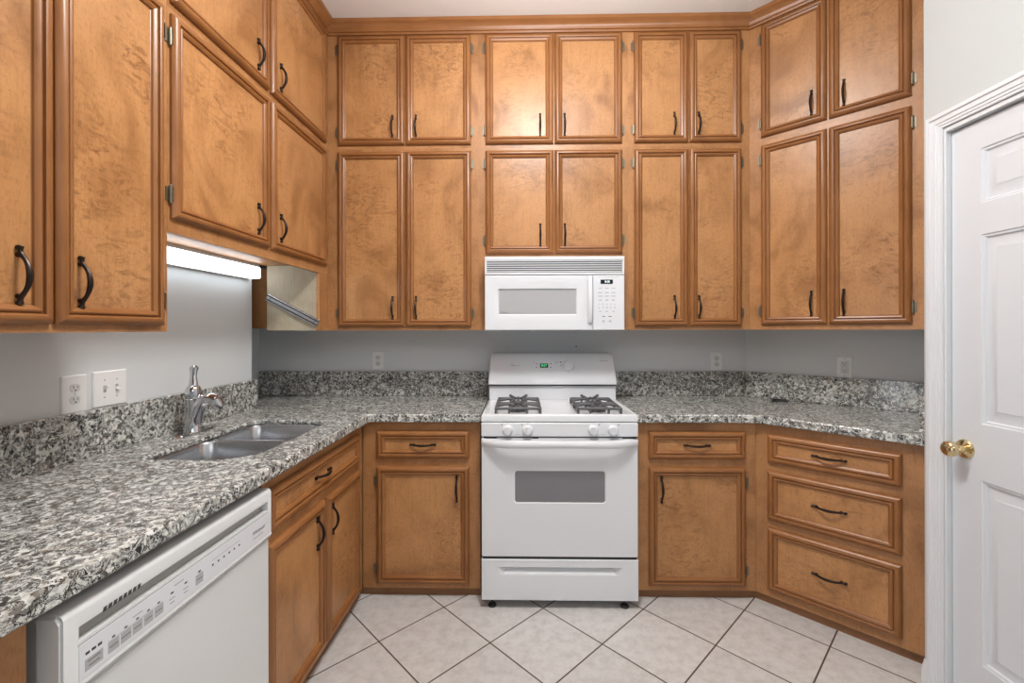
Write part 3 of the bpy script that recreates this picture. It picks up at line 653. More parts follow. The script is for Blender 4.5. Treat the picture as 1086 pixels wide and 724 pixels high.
# ------------------------------------------------------------------ range
def stove():
    XC = 0.1865; root = empty('gas_range', (XC, 2.14, 0)); tag(root, 'white freestanding gas range with two dark grates and oven', 'range')
    W = 0.752; w2 = W / 2
    W_ = M['white']
    b = MB(); b.box(-w2 + 0.004, w2 - 0.004, 0.03, 0.655, 0.045, 0.897); b.build('body', W_, root, bevel=0.003)
    # cooktop: raised rim, shallow well
    b = MB()
    def R(i, z, f=0.012, bk=0.47): return [(-w2 + i, f - 0.004 + (i if i else 0), z), (w2 - i, f - 0.004 + (i if i else 0), z), (w2 - i, bk - i, z), (-w2 + i, bk - i, z)]
    b.loops([R(0, 0.8975), R(0, 0.922), R(0.003, 0.929), R(0.008, 0.931), R(0.020, 0.931), R(0.030, 0.923), R(0.034, 0.922)], 0, True, True)
    b.build('cooktop', W_, root, smooth=50)
    # front control panel
    b = MB(); b.box(-w2, w2, 0.0, 0.03, 0.826, 0.8925); cp = b.build('control_panel', W_, root, bevel=0.004, seg=3)
    for kx in (-0.2485, -0.1525, 0.1615, 0.2555):
        k = MB(); mt = Matrix.Translation((kx, 0.0, 0.858)) @ Matrix.Rotation(PI / 2, 4, 'X')
        k.lathe([(0, -0.001), (0.0255, -0.001), (0.0255, 0.004), (0.0235, 0.006), (0.021, 0.017), (0.0185, 0.020), (0, 0.0205)], 24, mt)
        k.box(kx - 0.005, kx + 0.005, -0.027, -0.018, 0.838, 0.878)
        ko = k.build('knob', M['white2'], cp, bevel=0.001, seg=2)
        mk = MB(); mk.box(kx - 0.001, kx + 0.001, -0.0275, -0.0268, 0.866, 0.876); mk.build('pointer', M['grey'], cp) if False else None
        sgn = -1 if kx < 0 else 1
        mb = MB()
        for q in ((sgn * 0.028, 0.885),):
            mb.box(kx + q[0] - 0.003, kx + q[0] + 0.003, -0.0004, 0.0, q[1] - 0.003, q[1] + 0.002)
        mb.box(kx - 0.0015, kx + 0.0015, -0.0004, 0, 0.886, 0.889)
        mb.build('marking', M['grey'], cp, smooth=0)
    mb = MB()
    for q in (-0.20, 0.208): mb.box(q - 0.014, q + 0.014, -0.0004, 0, 0.8365, 0.838)
    mb.build('marking', M['mid'], cp, smooth=0)
    # oven door with recessed glass
    b = MB(); zc, dh = (0.249 + 0.815) / 2, 0.815 - 0.249
    wz, wh, wx, ww = 0.5855, 0.158, 0.002, 0.440
    n = 24
    outer = rrect(0, zc, W - 0.002, dh, 0.0, 0.006, 5); win = rrect(wx, wz, ww, wh, 0.0, 0.014, 5); win2 = rrect(wx, wz, ww - 0.008, wh - 0.008, 0.003, 0.012, 5)
    back = [(x, 0.028, z) for x, y, z in outer]
    b.loops([back, [(x, 0.004, z) for x, y, z in outer], rrect(0, zc, W - 0.006, dh - 0.004, 0.0, 0.006, 5), win, win2], 0, True, False)
    od = b.build('oven_door', W_, root, smooth=30)
    g = MB(); g.loops([win2], 0, False, True); g.build('door_glass', M['ovenglass'], od, smooth=0)['label'] = 'grey oven window'
    # handle: full width bowed bar
    h = MB(); rings = []
    for i in range(25):
        t = -1 + 2 * i / 24; x = t * (w2 - 0.001); e = max(0.0, abs(t) - 0.55) / 0.45
        out = 0.052 * (1 - e ** 2.2) + 0.004; zt = 0.8195 - 0.003 * (1 - abs(t)) ; zb_ = 0.781 + 0.003 * (1 - abs(t))
        inn = max(out - 0.020, 0.001)
        rings.append([(x, -inn, zb_ + 0.003), (x, -out + 0.006, zb_), (x, -out, zb_ + 0.008), (x, -out, zt - 0.010), (x, -out + 0.008, zt), (x, -inn, zt - 0.003)])
    h.loops(rings, 0, True, True, flip=True)
    for q in (-0.15, 0.0, 0.15): pass
    h.build('oven_handle', W_, od, smooth=50)
    b = MB(); b.box(-w2 + 0.01, w2 - 0.01, 0.004, 0.028, 0.8165, 0.8255); b.build('vent_gap', M['dark'], root, smooth=0)
    b = MB(); b.box(-0.10, 0.30, 0.002, 0.004, 0.8175, 0.8205); b.box(-0.30, -0.13, 0.002, 0.004, 0.8175, 0.8205); b.build('vent_slot', M['white2'], root, smooth=0)
    # storage drawer with a scooped pull
    b = MB(); dz0, dz1 = 0.042, 0.236; zc, dh = (dz0 + dz1) / 2, dz1 - dz0
    def quad(x0, x1, x2, x3, z0, z1, y0, y1): return [(x0, y0, z0), (x1, y0, z0), (x2, y1, z1), (x3, y1, z1)]
    fr = rect(0, zc, W - 0.004, dh - 0.003, -0.004)
    scoop = [(-0.292, -0.004, 0.158), (0.292, -0.004, 0.158), (0.302, -0.004, 0.202), (-0.302, -0.004, 0.202)]
    sc2 = [(-0.272, -0.003, 0.163), (0.272, -0.003, 0.163), (0.255, 0.020, 0.186), (-0.255, 0.020, 0.186)]
    sc3 = [(-0.262, 0.004, 0.174), (0.262, 0.004, 0.174), (0.250, 0.020, 0.188), (-0.250, 0.020, 0.188)]
    b.loops([rect(0, zc, W, dh, 0.024), rect(0, zc, W, dh, 0.0), fr, scoop, sc2, sc3], 0, True, True)
    b.build('storage_drawer', W_, root, smooth=30)
    b = MB(); b.box(-w2 + 0.006, w2 - 0.006, 0.006, 0.03, 0.2362, 0.2488); b.build('drawer_gap', M['dark'], root, smooth=0)
    for fx in (-0.326, 0.316):
        f = MB(); f.lathe([(0, 0), (0.020, 0), (0.021, 0.004), (0.017, 0.010), (0.006, 0.013), (0.006, 0.05), (0, 0.05)], 18, Matrix.Translation((fx, 0.024, 0))); f.build('leveling_foot', M['rubber'], root)
    for fx in (-0.326, 0.316):
        f = MB(); f.lathe([(0, 0), (0.020, 0), (0.021, 0.004), (0.017, 0.010), (0.006, 0.013), (0.006, 0.05), (0, 0.05)], 18, Matrix.Translation((fx, 0.60, 0))); f.build('leveling_foot', M['rubber'], root)
    # backguard
    b = MB(); b.box(-w2 + 0.006, w2 - 0.006, 0.468, 0.665, 0.90, 1.014); b.build('back_riser', W_, root, bevel=0.004)
    gm = MB(); gm.box(-w2 + 0.008, w2 - 0.008, 0.456, 0.66, 1.012, 1.0205); gm.build('vent_gap', M['dark'], root, smooth=0)
    prof = [(0.452, 1.0205), (0.452, 1.028), (0.458, 1.050), (0.475, 1.10), (0.500, 1.160), (0.514, 1.182), (0.532, 1.193), (0.560, 1.197), (0.655, 1.197), (0.655, 1.0205)]
    b = MB(); rings = []
    for x, k in ((-w2, 0.012), (-w2 + 0.004, 0.004), (-w2 + 0.012, 0), (w2 - 0.012, 0), (w2 - 0.004, 0.004), (w2, 0.012)):
        rings.append([(x * (1 - 0.028 * (z - 1.02) / 0.177), y + (k if y < 0.6 else -k), z - (k if z > 1.05 else 0) * 0.8) for y, z in prof])
    b.loops(rings, 0, True, True); bgd = b.build('backguard', W_, root, smooth=40)
    # things on the sloping panel: tilt frame
    sl = math.atan2(0.500 - 0.458, 1.160 - 1.050)
    def onp(x, z): 
        y = 0.458 + (z - 1.050) * math.tan(sl); return Matrix.Translation((x, y, z)) @ Matrix.Rotation(-sl, 4, 'X')
    zc = 1.127
    d = MB(); d.box(-0.058, 0.058, -0.0015, 0.002, -0.030, 0.030); d.xf(onp(-0.048, zc)); d.build('clock_panel', M['white2'], bgd, bevel=0.001)
    d = MB(); d.box(-0.0585, 0.0585, -0.0006, 0.0, -0.0315, -0.030); d.box(-0.0595, -0.058, -0.0006, 0, -0.0315, 0.030); d.xf(onp(-0.048, zc)); d.build('panel_outline', M['grey'], bgd, smooth=0)
    d = MB(); d.box(-0.024, 0.024, -0.0028, -0.001, -0.013, 0.013); d.xf(onp(-0.047, zc)); dd = d.build('clock_display', M['dispg'], bgd, bevel=0.0006)
    t = text_mesh('8:07', 0.020, M['green'], 'clock_digits'); t.transform(onp(-0.047, zc) @ Matrix.Translation((0, -0.0031, 0)) @ Matrix.Rotation(PI / 2, 4, 'X')); inst(t, 'clock_digits', bgd)
    d = MB()
    for qx in (-0.092, -0.008):
        for qz in (-0.010, 0.010):
            q = MB(); q.box(-0.004, 0.004, -0.0024, 0, -0.0025, 0.0025); q.xf(onp(qx, zc + qz)); d.add(q.v, q.f)
    d.build('clock_button', M['grey'], bgd, smooth=0)
    for qz in (-0.020, 0.0, 0.020):
        d = MB(); d.lathe([(0, 0), (0.0042, 0), (0.004, 0.001), (0, 0.0012)], 12, onp(0.052, zc + qz) @ Matrix.Rotation(PI / 2, 4, 'X')); d.build('indicator_light', M['black'], bgd)
        d = MB(); d.box(-0.013, 0.013, -0.0005, 0, -0.0012, 0.0012); d.xf(onp(0.030, zc + qz - 0.001)); d.build('marking', M['mid'], bgd, smooth=0)
    k = MB(); mt = onp(0.096, zc - 0.002) @ Matrix.Rotation(PI / 2, 4, 'X')
    k.lathe([(0, -0.001), (0.034, -0.001), (0.034, 0.003), (0.031, 0.006), (0.028, 0.019), (0.025, 0.022), (0, 0.0225)], 28, mt)
    q = MB(); q.box(-0.006, 0.006, -0.031, -0.018, -0.026, 0.026); q.xf(onp(0.096, zc - 0.002) @ Matrix.Rotation(0.12, 4, 'Y')); k.add(q.v, q.f)
    k.build('oven_dial', M['white2'], bgd, bevel=0.001)
    d = MB(); d.box(-0.001, 0.001, -0.0006, 0, -0.004, 0.004); d.xf(onp(0.096, zc + 0.041)); d.build('marking', M['grey'], bgd, smooth=0)
    t = text_mesh('Whirlpool', 0.0115, M['grey'], 'maker_logo', shear=0.25); t.transform(onp(-0.219, zc) @ Matrix.Translation((0, -0.0008, 0)) @ Matrix.Rotation(PI / 2, 4, 'X')); inst(t, 'maker_logo', bgd)
    d = MB(); pts = [(-0.022, 0.004), (-0.017, 0.0095), (-0.008, 0.011), (-0.003, 0.0085), (-0.009, 0.0095), (-0.016, 0.008)]
    q = MB(); q.add([(x, -0.0009, z) for x, z in pts], [tuple(range(6))]); q.xf(onp(-0.223, zc + 0.0005)); q.build('logo_swirl', M['grey'], bgd, smooth=0)
    d = MB(); d.box(-0.024, 0.024, -0.0006, 0, -0.0012, 0.0012); d.xf(onp(0.305, zc + 0.028)); d.build('panel_mark', M['mid'], bgd, smooth=0)
    # burners and grates
    for gx0, gx1 in ((-0.309, -0.088), (0.100, 0.312)):
        cx = (gx0 + gx1) / 2
        g = MB(); y0, y1 = 0.078, 0.400; zt = 0.956; r = 0.0072
        def bar(p, q, rr=r): g.tube([p, q], [rr, rr], 6, up=(0.3, 0.2, 1) )
        ym = (y0 + y1) / 2
        for ya, yb in ((y0, ym - 0.004), (ym + 0.004, y1)):
            for p, q in (((gx0, ya), (gx1, ya)), ((gx1, ya), (gx1, yb)), ((gx1, yb), (gx0, yb)), ((gx0, yb), (gx0, ya))):
                bar((*p, zt - 0.008), (*q, zt - 0.008))
            cy = (ya + yb) / 2
            for dx_, dy_ in ((1, 0), (-1, 0), (0, 1), (0, -1)):
                ex = cx + dx_ * (gx1 - gx0) / 2; ey = cy + dy_ * (yb - ya) / 2
                g.tube([(ex, ey, zt - 0.008), (cx + dx_ * 0.060, cy + dy_ * 0.050, zt), (cx + dx_ * 0.022, cy + dy_ * 0.022, zt - 0.002)], [0.0075, 0.0080, 0.0062], 6, up=(0.3, 0.2, 1))
            for ox in (-0.045, 0.045):
                for yy in (ya, yb):
                    g.tube([(cx + ox, yy, 0.923), (cx + ox, yy, zt - 0.006)], 0.0062, 6)
            for px_ in (gx0, gx1):
                for yy in (ya, yb):
                    g.tube([(px_, yy, 0.9225), (px_, yy, zt - 0.006)], 0.0072, 6)
            for ox in (-0.045, 0.045): g.tube([(cx + ox, ya, zt - 0.008), (cx + ox * 0.45, cy - 0.026, zt + 0.001)], 0.0066, 6); g.tube([(cx + ox, yb, zt - 0.008), (cx + ox * 0.45, cy + 0.026, zt + 0.001)], 0.0066, 6)
        for ox in (-0.050, 0.050):
            g.tube([(cx + ox * 0.3, y1 - 0.01, zt - 0.006), (cx + ox, y1 + 0.004, zt + 0.010)], [0.0065, 0.0075], 6)
        g.build('grate', M['iron'], root)
        for cy in ((y0 + ym - 0.004) / 2, (ym + 0.004 + y1) / 2):
            bu = MB(); bu.lathe([(0, 0.9215), (0.046, 0.9215), (0.046, 0.927), (0.036, 0.929), (0.034, 0.936), (0.038, 0.937), (0.038, 0.942), (0.034, 0.944), (0, 0.945)], 24, Matrix.Translation((cx, cy, 0))); bu.build('burner', M['iron'], root)
stove()

# ------------------------------------------------------------------ microwave
def microwave():
    root = empty('microwave_oven', (0.1845, 2.41, 1.337)); tag(root, 'white over-the-range microwave hung below the middle cabinets', 'microwave')
    W, Hh = 0.755, 0.399; w2 = W / 2
    b = MB(); b.box(-w2 + 0.003, w2 - 0.003, 0.045, 0.418, 0.004, Hh); b.build('body', M['white2'], root, bevel=0.003)
    # vent grille
    b = MB(); b.box(-w2, w2, 0.002, 0.045, 0.380, Hh); b.box(-w2, w2, 0.002, 0.045, 0.301, 0.312); b.box(-w2, -w2 + 0.010, 0.002, 0.045, 0.312, 0.380); b.box(w2 - 0.010, w2, 0.002, 0.045, 0.312, 0.380)
    gv = b.build('vent_grille', M['white2'], root, bevel=0.0015)
    b = MB(); b.box(-w2 + 0.01, w2 - 0.01, 0.030, 0.044, 0.312, 0.380); b.build('vent_recess', M['grey'], gv, smooth=0)
    for i in range(6):
        z = 0.3155 + i * 0.0115
        s_ = MB(); s_.loops([[(x, 0.004, z), (x, 0.026, z + 0.0045), (x, 0.026, z + 0.007), (x, 0.004, z + 0.0052)] for x in (-w2 + 0.01, w2 - 0.01)], 0, True, True, flip=True); s_.build('louver', M['white2'], gv, smooth=0)
    # door with bevelled window surround
    dx0, dx1 = -w2, 0.2065; cx = (dx0 + dx1) / 2; dw = dx1 - dx0; zc = 0.1485; dh = 0.297
    wx, wz, ww, wh = -0.0915, 0.154, 0.416, 0.134
    b = MB()
    b.loops([rect(cx, zc, dw, dh, 0.044), rect(cx, zc, dw, dh, 0.004), rect(cx, zc, dw - 0.006, dh - 0.006, 0.0), rect(wx - 0.006, wz + 0.004, ww + 0.085, wh + 0.092, 0.0), rect(wx, wz, ww + 0.010, wh + 0.010, 0.0085), rect(wx, wz, ww, wh, 0.016)], 0, True, False)
    do = b.build('door', M['white2'], root, smooth=20)
    b = MB(); b.add(rect(wx, wz, ww, wh, 0.0155), [(0, 1, 2, 3)]); b.build('window', M['micglass'], do, smooth=0)
    t = text_mesh('Whirlpool', 0.0085, M['grey'], 'maker_logo', shear=0.25); t.transform(Matrix.Translation((wx - ww / 2 + 0.028, 0.0148, wz - wh / 2 + 0.010)) @ Matrix.Rotation(PI / 2, 4, 'X')); inst(t, 'maker_logo', do)
    b = MB(); rings = []
    for i in range(13):
        t_ = i / 12; z = 0.040 + 0.250 * t_; o = 0.012 + 0.022 * math.sin(PI * t_) ** 0.6
        rings.append([(0.178, -o + 0.012, z), (0.181, -o + 0.002, z), (0.190, -o, z), (0.200, -o + 0.002, z), (0.203, -o + 0.012, z)])
    b.loops(rings, 0, True, True); b.build('door_handle', M['white'], do, smooth=50)
    # control panel
    px0, px1 = 0.2085, w2; pc = (px0 + px1) / 2
    b = MB(); b.loops([rect(pc, zc, px1 - px0, dh, 0.044), rect(pc, zc, px1 - px0, dh, 0.004), rect(pc, zc, px1 - px0 - 0.006, dh - 0.006, 0.0)], 0, True, True); cp = b.build('control_panel', M['white2'], root, smooth=20)
    dxc = 0.2815
    b = MB(); b.box(dxc - 0.033, dxc + 0.033, -0.0012, 0.001, 0.249, 0.272); b.build('display', M['dispb'], cp, bevel=0.0005)
    t = text_mesh('8:08', 0.016, M['pale'], 'display_digits'); t.transform(Matrix.Translation((dxc + 0.003, -0.0014, 0.2605)) @ Matrix.Rotation(PI / 2, 4, 'X')); inst(t, 'display_digits', cp)
    k = MB()
    for z, xs_, w_, h_ in ((0.2265, (-0.033, 0.001, 0.036), 0.020, 0.0028), (0.2015, (-0.036, 0.001, 0.036), 0.021, 0.0035), (0.183, (-0.034, 0.001, 0.036), 0.022, 0.0035), (0.162, (-0.034, 0.001, 0.035), 0.015, 0.004)):
        for x in xs_: k.box(dxc + x - w_ / 2, dxc + x + w_ / 2, -0.0005, 0, z - h_ / 2, z + h_ / 2)
    for x in (-0.034, 0.001, 0.036): k.box(dxc + x - 0.007, dxc + x + 0.007, -0.0005, 0, 0.099, 0.102)
    k.build('key_legend', M['mid'], cp, smooth=0)
    for i, ch in enumerate('1234567890'):
        t = text_mesh(ch, 0.0105, M['grey'], 'key_digit'); t.transform(Matrix.Translation((dxc - 0.041 + 0.021 * (i % 5), -0.0005, 0.139 - 0.0185 * (i // 5))) @ Matrix.Rotation(PI / 2, 4, 'X')); inst(t, 'key_digit', cp)
    for x, w_ in ((-0.017, 0.015), (0.018, 0.017)):
        q = MB(); q.box(dxc + x - w_ / 2, dxc + x + w_ / 2, -0.0005, 0, 0.0715, 0.0755); q.build('key_legend', M['grey'], cp, smooth=0)
    k = MB()
    for x, s2 in ((-0.018, 1), (0.018, 1)):
        k.box(dxc + x - 0.009, dxc + x + 0.009, -0.0005, 0, 0.0445, 0.0465); k.add([(dxc + x - 0.003, -0.0005, 0.049), (dxc + x + 0.003, -0.0005, 0.049), (dxc + x + 0.0005, -0.0005, 0.056)], [(0, 1, 2)])
    k.build('fan_symbol', M['grey'], cp, smooth=0)
    b = MB(); b.box(px0 + 0.012, px1 - 0.026, -0.0004, 0, 0.2845, 0.2855); b.build('panel_line', M['mid'], cp, smooth=0)
    # underside filters and lamp lens
    b = MB(); b.box(-0.30, -0.13, 0.06, 0.25, -0.004, 0.004); b.box(0.13, 0.30, 0.06, 0.25, -0.004, 0.004); b.build('grease_filter', M['steel'], root, smooth=0)
    b = MB(); b.box(-0.10, 0.10, 0.06, 0.14, -0.003, 0.004); b.build('lamp_lens', M['lgrey'], root, smooth=0)
microwave()

# ------------------------------------------------------------------ dishwasher
def dishwasher():
    root = empty('dishwasher', LF.w(0.757, 0.0, 0.0), LF.a); tag(root, 'white built-in dishwasher under the left granite countertop', 'dishwasher')
    W = 0.626; D_ = M['dishw']
    b = MB(); b.box(0.006, W - 0.006, -0.645, -0.02, 0.10, 0.855); b.build('tub', D_, root, smooth=0)
    b = MB(); b.box(0.01, W - 0.01, -0.60, -0.585, 0.0, 0.10); b.build('kick_plate', M['black'], root, smooth=0)
    # lower door panel
    b = MB(); b.loops([rect(W / 2, 0.397, W, 0.596, -0.645), rect(W / 2, 0.397, W, 0.596, -0.677), rect(W / 2, 0.397, W - 0.008, 0.588, -0.681)], 0, True, True); b.build('door_panel', D_, root, smooth=25)
    # upper console
    y = -0.690
    b = MB()
    zt, zb = 0.853, 0.697
    prof = [(-0.646, zb), (-0.676, zb), (-0.688, zb + 0.006), (-0.692, zb + 0.014), (y, zb + 0.022), (y, zt - 0.012), (y + 0.003, zt - 0.004), (y + 0.010, zt), (-0.646, zt)]
    # console built around the pocket: left end, right end, upper lip, lower strip
    pk0, pk1, pz0, pz1 = 0.030, W - 0.022, 0.790, 0.817
    def ext(x0, x1, pr, bb): bb.loops([[(x0, a, c) for a, c in pr], [(x1, a, c) for a, c in pr]], 0, True, True)
    low = [(-0.646, zb), (-0.676, zb), (-0.688, zb + 0.006), (-0.692, zb + 0.014), (y, zb + 0.022), (y, pz0), (-0.646, pz0 - 0.006)]
    top = [(-0.646, pz1 + 0.002), (y, pz1), (y, zt - 0.012), (y + 0.003, zt - 0.004), (y + 0.010, zt), (-0.646, zt)]
    ext(0.004, pk0, prof, b); ext(pk1, W - 0.004, prof, b); ext(pk0, pk1, low, b); ext(pk0, pk1, top, b)
    b.loops([[(x_, a, c - (0.004 if x_ in (0, W) and c > 0.8 else 0)) for a, c in [(-0.646, zb), (-0.672, zb), (-0.684, zb + 0.01), (y + 0.004, zb + 0.022), (y + 0.004, zt - 0.012), (y + 0.012, zt - 0.001), (-0.646, zt - 0.001)]] for x_ in (0, 0.004)], 0, True, True)
    b.loops([[(x_, a, c) for a, c in [(-0.646, zb), (-0.672, zb), (-0.684, zb + 0.01), (y + 0.004, zb + 0.022), (y + 0.004, zt - 0.012), (y + 0.012, zt - 0.001), (-0.646, zt - 0.001)]] for x_ in (W - 0.004, W)], 0, True, True)
    con = b.build('console', D_, root, smooth=40)
    b = MB(); b.add([(pk0, -0.672, pz0 - 0.003), (pk1, -0.672, pz0 - 0.003), (pk1, -0.666, pz1 + 0.004), (pk0, -0.666, pz1 + 0.004)], [(0, 1, 2, 3)]); b.build('handle_pocket', M['pocket'], con, smooth=0)
    # vent slots
    v = MB()
    for i in range(8):
        x = 0.074 + i * 0.0105; v.add([(x, y - 0.0004, 0.8150), (x + 0.0078, y - 0.0004, 0.8150), (x + 0.0100, y - 0.0004, 0.8235), (x + 0.0022, y - 0.0004, 0.8235)], [(0, 1, 2, 3)])
    v.build('vent_slots', M['slot'], con, smooth=0)
    # control strip
    s_ = MB(); s_.box(0.030, W - 0.012, y - 0.0012, y + 0.002, zb + 0.0225, 0.7830); st = s_.build('control_strip', M['white2'], con, bevel=0.0008)
    yy = y - 0.0014
    s_ = MB(); s_.box(0.028, W - 0.02, y - 0.0004, y, 0.7835, 0.7845); s_.build('strip_line', M['grey'], con, smooth=0)
    def mark(x0, x1, z0, z1, m, name): q = MB(); q.box(x0, x1, yy, yy + 0.0008, z0 - 0.008, z1 - 0.008); return q.build(name, M[m], st, smooth=0)
    def legend(n, x, z, size, m='grey', name='button_legend'):
        w = 0.62 * size * n; q = MB(); q.box(x - w / 2, x + w / 2, yy - 0.0004, yy + 0.0004, z - 0.0088, z - 0.0072); return q.build(name, M[m], st, smooth=0)   # legends too small to read in the photo
    def logo(txt, x, z, size):
        t = text_mesh(txt, size, M['grey'], 'maker_logo', 0.0001, 0.25); t.transform(Matrix.Translation((x, yy - 0.0003, z - 0.008)) @ Matrix.Rotation(PI / 2, 4, 'X')); return inst(t, 'maker_logo', st)
    for i in range(3): mark(0.041 + i * 0.0115, 0.049 + i * 0.0115, 0.7665, 0.7715, 'slot', 'indicator')
    mark(0.040, 0.074, 0.737, 0.7585, 'lgrey', 'status_plate'); legend(6, 0.057, 0.753, 0.0065); legend(5, 0.057, 0.744, 0.0065)
    counts = (5, 6, 5, 5, 5)
    for i in range(5):
        x0 = 0.084 + i * 0.0262; mark(x0, x0 + 0.0232, 0.737, 0.7585, 'lgrey', 'cycle_button'); legend(counts[i], x0 + 0.0116, 0.748, 0.0055); mark(x0 + 0.008, x0 + 0.0145, 0.7625, 0.766, 'slot', 'indicator')
    mark(0.084, 0.212, 0.7595, 0.7605, 'mid', 'strip_rule'); legend(6, 0.148, 0.773, 0.006, 'mid')
    for i, x in enumerate((0.236, 0.276)):
        mark(x - 0.004, x + 0.004, 0.762, 0.766, 'slot', 'indicator'); legend(4, x, 0.752, 0.006, 'mid'); legend(3, x, 0.743, 0.006, 'mid')
    legend(7, 0.256, 0.776, 0.006, 'mid')
    mark(0.307, 0.331, 0.738, 0.762, 'lgrey', 'start_button'); mark(0.315, 0.323, 0.7645, 0.769, 'slot', 'indicator'); legend(5, 0.319, 0.750, 0.0062)
    for i in range(6): mark(0.362 + i * 0.0205, 0.368 + i * 0.0205, 0.756, 0.761, 'slot', 'indicator')
    mark(0.362, 0.470, 0.770, 0.771, 'mid', 'strip_rule')
    logo('Whirlpool', 0.555, 0.760, 0.014); legend(13, 0.555, 0.744, 0.006, 'mid', 'panel_mark')
dishwasher()

# ------------------------------------------------------------------ lamp and knife bar under the left cabinets
root = empty('under_cabinet_lamp', LF.w(1.85, 0.0, 1.6915), LF.a); tag(root, 'lit white fluorescent lamp fixed under the cabinet over the sink', 'lamp')
b = MB(); b.box(-0.44, 0.492, -0.060, -0.003, -0.018, 0.0); b.box(-0.44, 0.492, -0.010, -0.003, -0.080, -0.018); b.box(-0.44, 0.492, -0.026, -0.010, -0.0815, -0.078); b.build('housing', M['pocket'], root, bevel=0.001)
b = MB()
def dr(x, k=1.0):
    c = Vector((-0.036, -0.048))
    return [(x, c.x + (y - c.x) * k, c.y + (z - c.y) * k) for y, z in ((-0.0105, -0.0185), (-0.062, -0.0185), (-0.0655, -0.024), (-0.066, -0.070), (-0.062, -0.0765), (-0.054, -0.0778), (-0.0105, -0.0778))]
b.loops([dr(-0.438, 0.95), dr(-0.434), dr(0.490), dr(0.497, 0.95)], 0, True, True); b.build('diffuser', M['tube'], root, smooth=40)

root = empty('knife_rack', (-1.236, 2.4015, 1.4475)); root.rotation_euler = (0, math.atan2(0.145, 0.28), 0); tag(root, 'slanted magnetic steel knife bar on the plywood cabinet side', 'knife rack')
b = MB(); b.box(-0.158, 0.158, -0.014, 0.0, -0.021, 0.021); b.build('bar', M['steel'], root, bevel=0.003)
for z in (-0.0105, 0.0105):
    b = MB(); b.box(-0.157, 0.157, -0.0155, -0.0135, z - 0.003, z + 0.003); b.build('magnet_strip', M['black'], root, smooth=0)
for x in (-0.135, 0.135):
    b = MB(); b.lathe([(0, 0), (0.004, 0), (0.003, 0.0018), (0, 0.002)], 10, Matrix.Translation((x, -0.014, 0)) @ Matrix.Rotation(PI / 2, 4, 'X')); b.build('screw', M['grey'], root)

# ------------------------------------------------------------------ outlets and switches
def socket_face(parent, x, z, y, w=0.034, h=0.028):
    s_ = MB(); s_.loops([rrect(x, z, w, h, 0.0, 0.012, 5), rrect(x, z, w, h, y - 0.0015, 0.012, 5), rrect(x, z, w - 0.003, h - 0.003, y - 0.0025, 0.011, 5)], 0, False, True); so = s_.build('socket', M['socket'], parent, smooth=30)
    q = MB(); yy = y - 0.0027
    q.box(x - 0.0075, x - 0.0055, yy, yy + 0.001, z - 0.001, z + 0.008); q.box(x + 0.0055, x + 0.0075, yy, yy + 0.001, z - 0.001, z + 0.007)
    q.lathe([(0, 0), (0.0028, 0), (0.0028, 0.0006), (0, 0.0006)], 10, Matrix.Translation((x, yy + 0.0006, z - 0.007)) @ Matrix.Rotation(PI / 2, 4, 'X')); q.build('slots', M['slot'], so, smooth=0)
def wallplate(w, h, parent, r=0.004):
    b = MB(); b.loops([rrect(0, 0, w, h, 0.0, r), rrect(0, 0, w, h, -0.003, r), rrect(0, 0, w - 0.006, h - 0.006, -0.006, r)], 0, True, True); return b.build('cover_plate', M['plate'], parent, smooth=30)
def screw(parent, x, z, y=-0.006):
    b = MB(); b.lathe([(0, 0), (0.0028, 0), (0.002, 0.0012), (0, 0.0014)], 10, Matrix.Translation((x, y, z)) @ Matrix.Rotation(PI / 2, 4, 'X')); b.build('screw', M['lgrey'], parent)
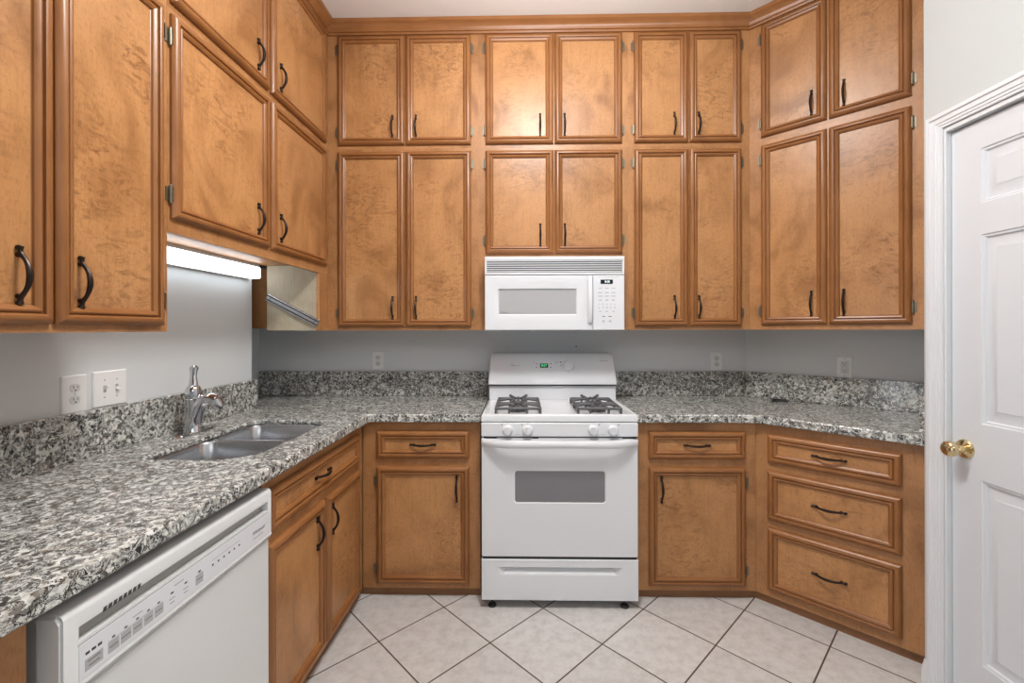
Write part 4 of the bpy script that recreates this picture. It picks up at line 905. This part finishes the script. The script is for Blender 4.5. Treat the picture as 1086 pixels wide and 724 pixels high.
def outlet(run, x, z, label, w=0.074, h=0.118, style='duplex'):
    root = empty('wall_outlet', run.w(x, 0.0005, z), run.a); tag(root, label, 'outlet', 'duplex wall outlets')
    p = wallplate(w, h, root)
    if style == 'decora':
        b = MB(); b.box(-0.0175, 0.0175, -0.0085, -0.005, -0.034, 0.034); b.build('receptacle', M['socket'], root, bevel=0.001)
        for s_ in (0.019, -0.019): socket_face(root, 0, s_, -0.0075, 0.030, 0.026)
        screw(root, 0, 0.046); screw(root, 0, -0.046)
    else:
        for s_ in (0.0195, -0.0195): socket_face(root, 0, s_, -0.006)
        screw(root, 0, 0.0)
    return root
outlet(LF, 1.429, 1.1345, 'white outlet on left wall beside the switch plate', 0.083, 0.122)
outlet(BK, -0.909, 1.144, 'white outlet on back wall left of the range')
outlet(BK, 1.234, 1.138, 'white outlet on back wall at the right corner')
outlet(DG, 0.510, 1.131, 'white outlet with grey socket faces on the angled right wall', 0.070, 0.116, 'decora')
root = empty('light_switch', LF.w(1.5545, 0.0005, 1.1375), LF.a); tag(root, 'white double toggle switch plate on left wall beside the outlet', 'light switch')
wallplate(0.126, 0.124, root)
for x, up in ((-0.023, 1), (0.023, -1)):
    b = MB(); b.box(x - 0.005, x + 0.005, -0.0068, -0.0055, -0.012, 0.012); b.build('toggle_slot', M['lgrey'], root, smooth=0)
    b = MB(); b.tube([(x, -0.004, 0), (x, -0.012, 0.006 * up), (x, -0.020, 0.010 * up)], [0.0045, 0.0042, 0.0036], 8); b.build('toggle', M['plate'], root)
    screw(root, x, 0.030); screw(root, x, -0.030)

# ------------------------------------------------------------------ small things
b = MB(); mt = Matrix.Rotation(-0.9, 4, 'Z')
def el(a, c, z, n=18): return [(a * math.cos(2 * PI * i / n), c * math.sin(2 * PI * i / n), z) for i in range(n)]
b.loops([el(0.040, 0.017, 0), el(0.043, 0.019, 0.004), el(0.040, 0.017, 0.010), el(0.030, 0.011, 0.014)], 0, True, True)
b.tube([(0.03, 0, 0.006), (0.046, 0.004, 0.008), (0.05, -0.004, 0.008), (0.036, -0.008, 0.007)], 0.003, 8)
o = b.build('plastic_clip', M['black'], None, (1.497, 2.600, CT), (0, 0, -PI / 4)); tag(o, 'small black plastic clip lying on the right countertop near the corner', 'clip')
b = MB(); b.tube([(0, 0.003, 0), (0, -0.012, 0.002)], 0.0022, 8); b.tube([(0, -0.012, 0.002), (0, -0.0135, 0.002)], 0.005, 10)
o = b.build('wall_nail', M['grey'], None, (0.352, 2.829, 1.231)); tag(o, 'small nail in the back wall just above the range', 'nail')
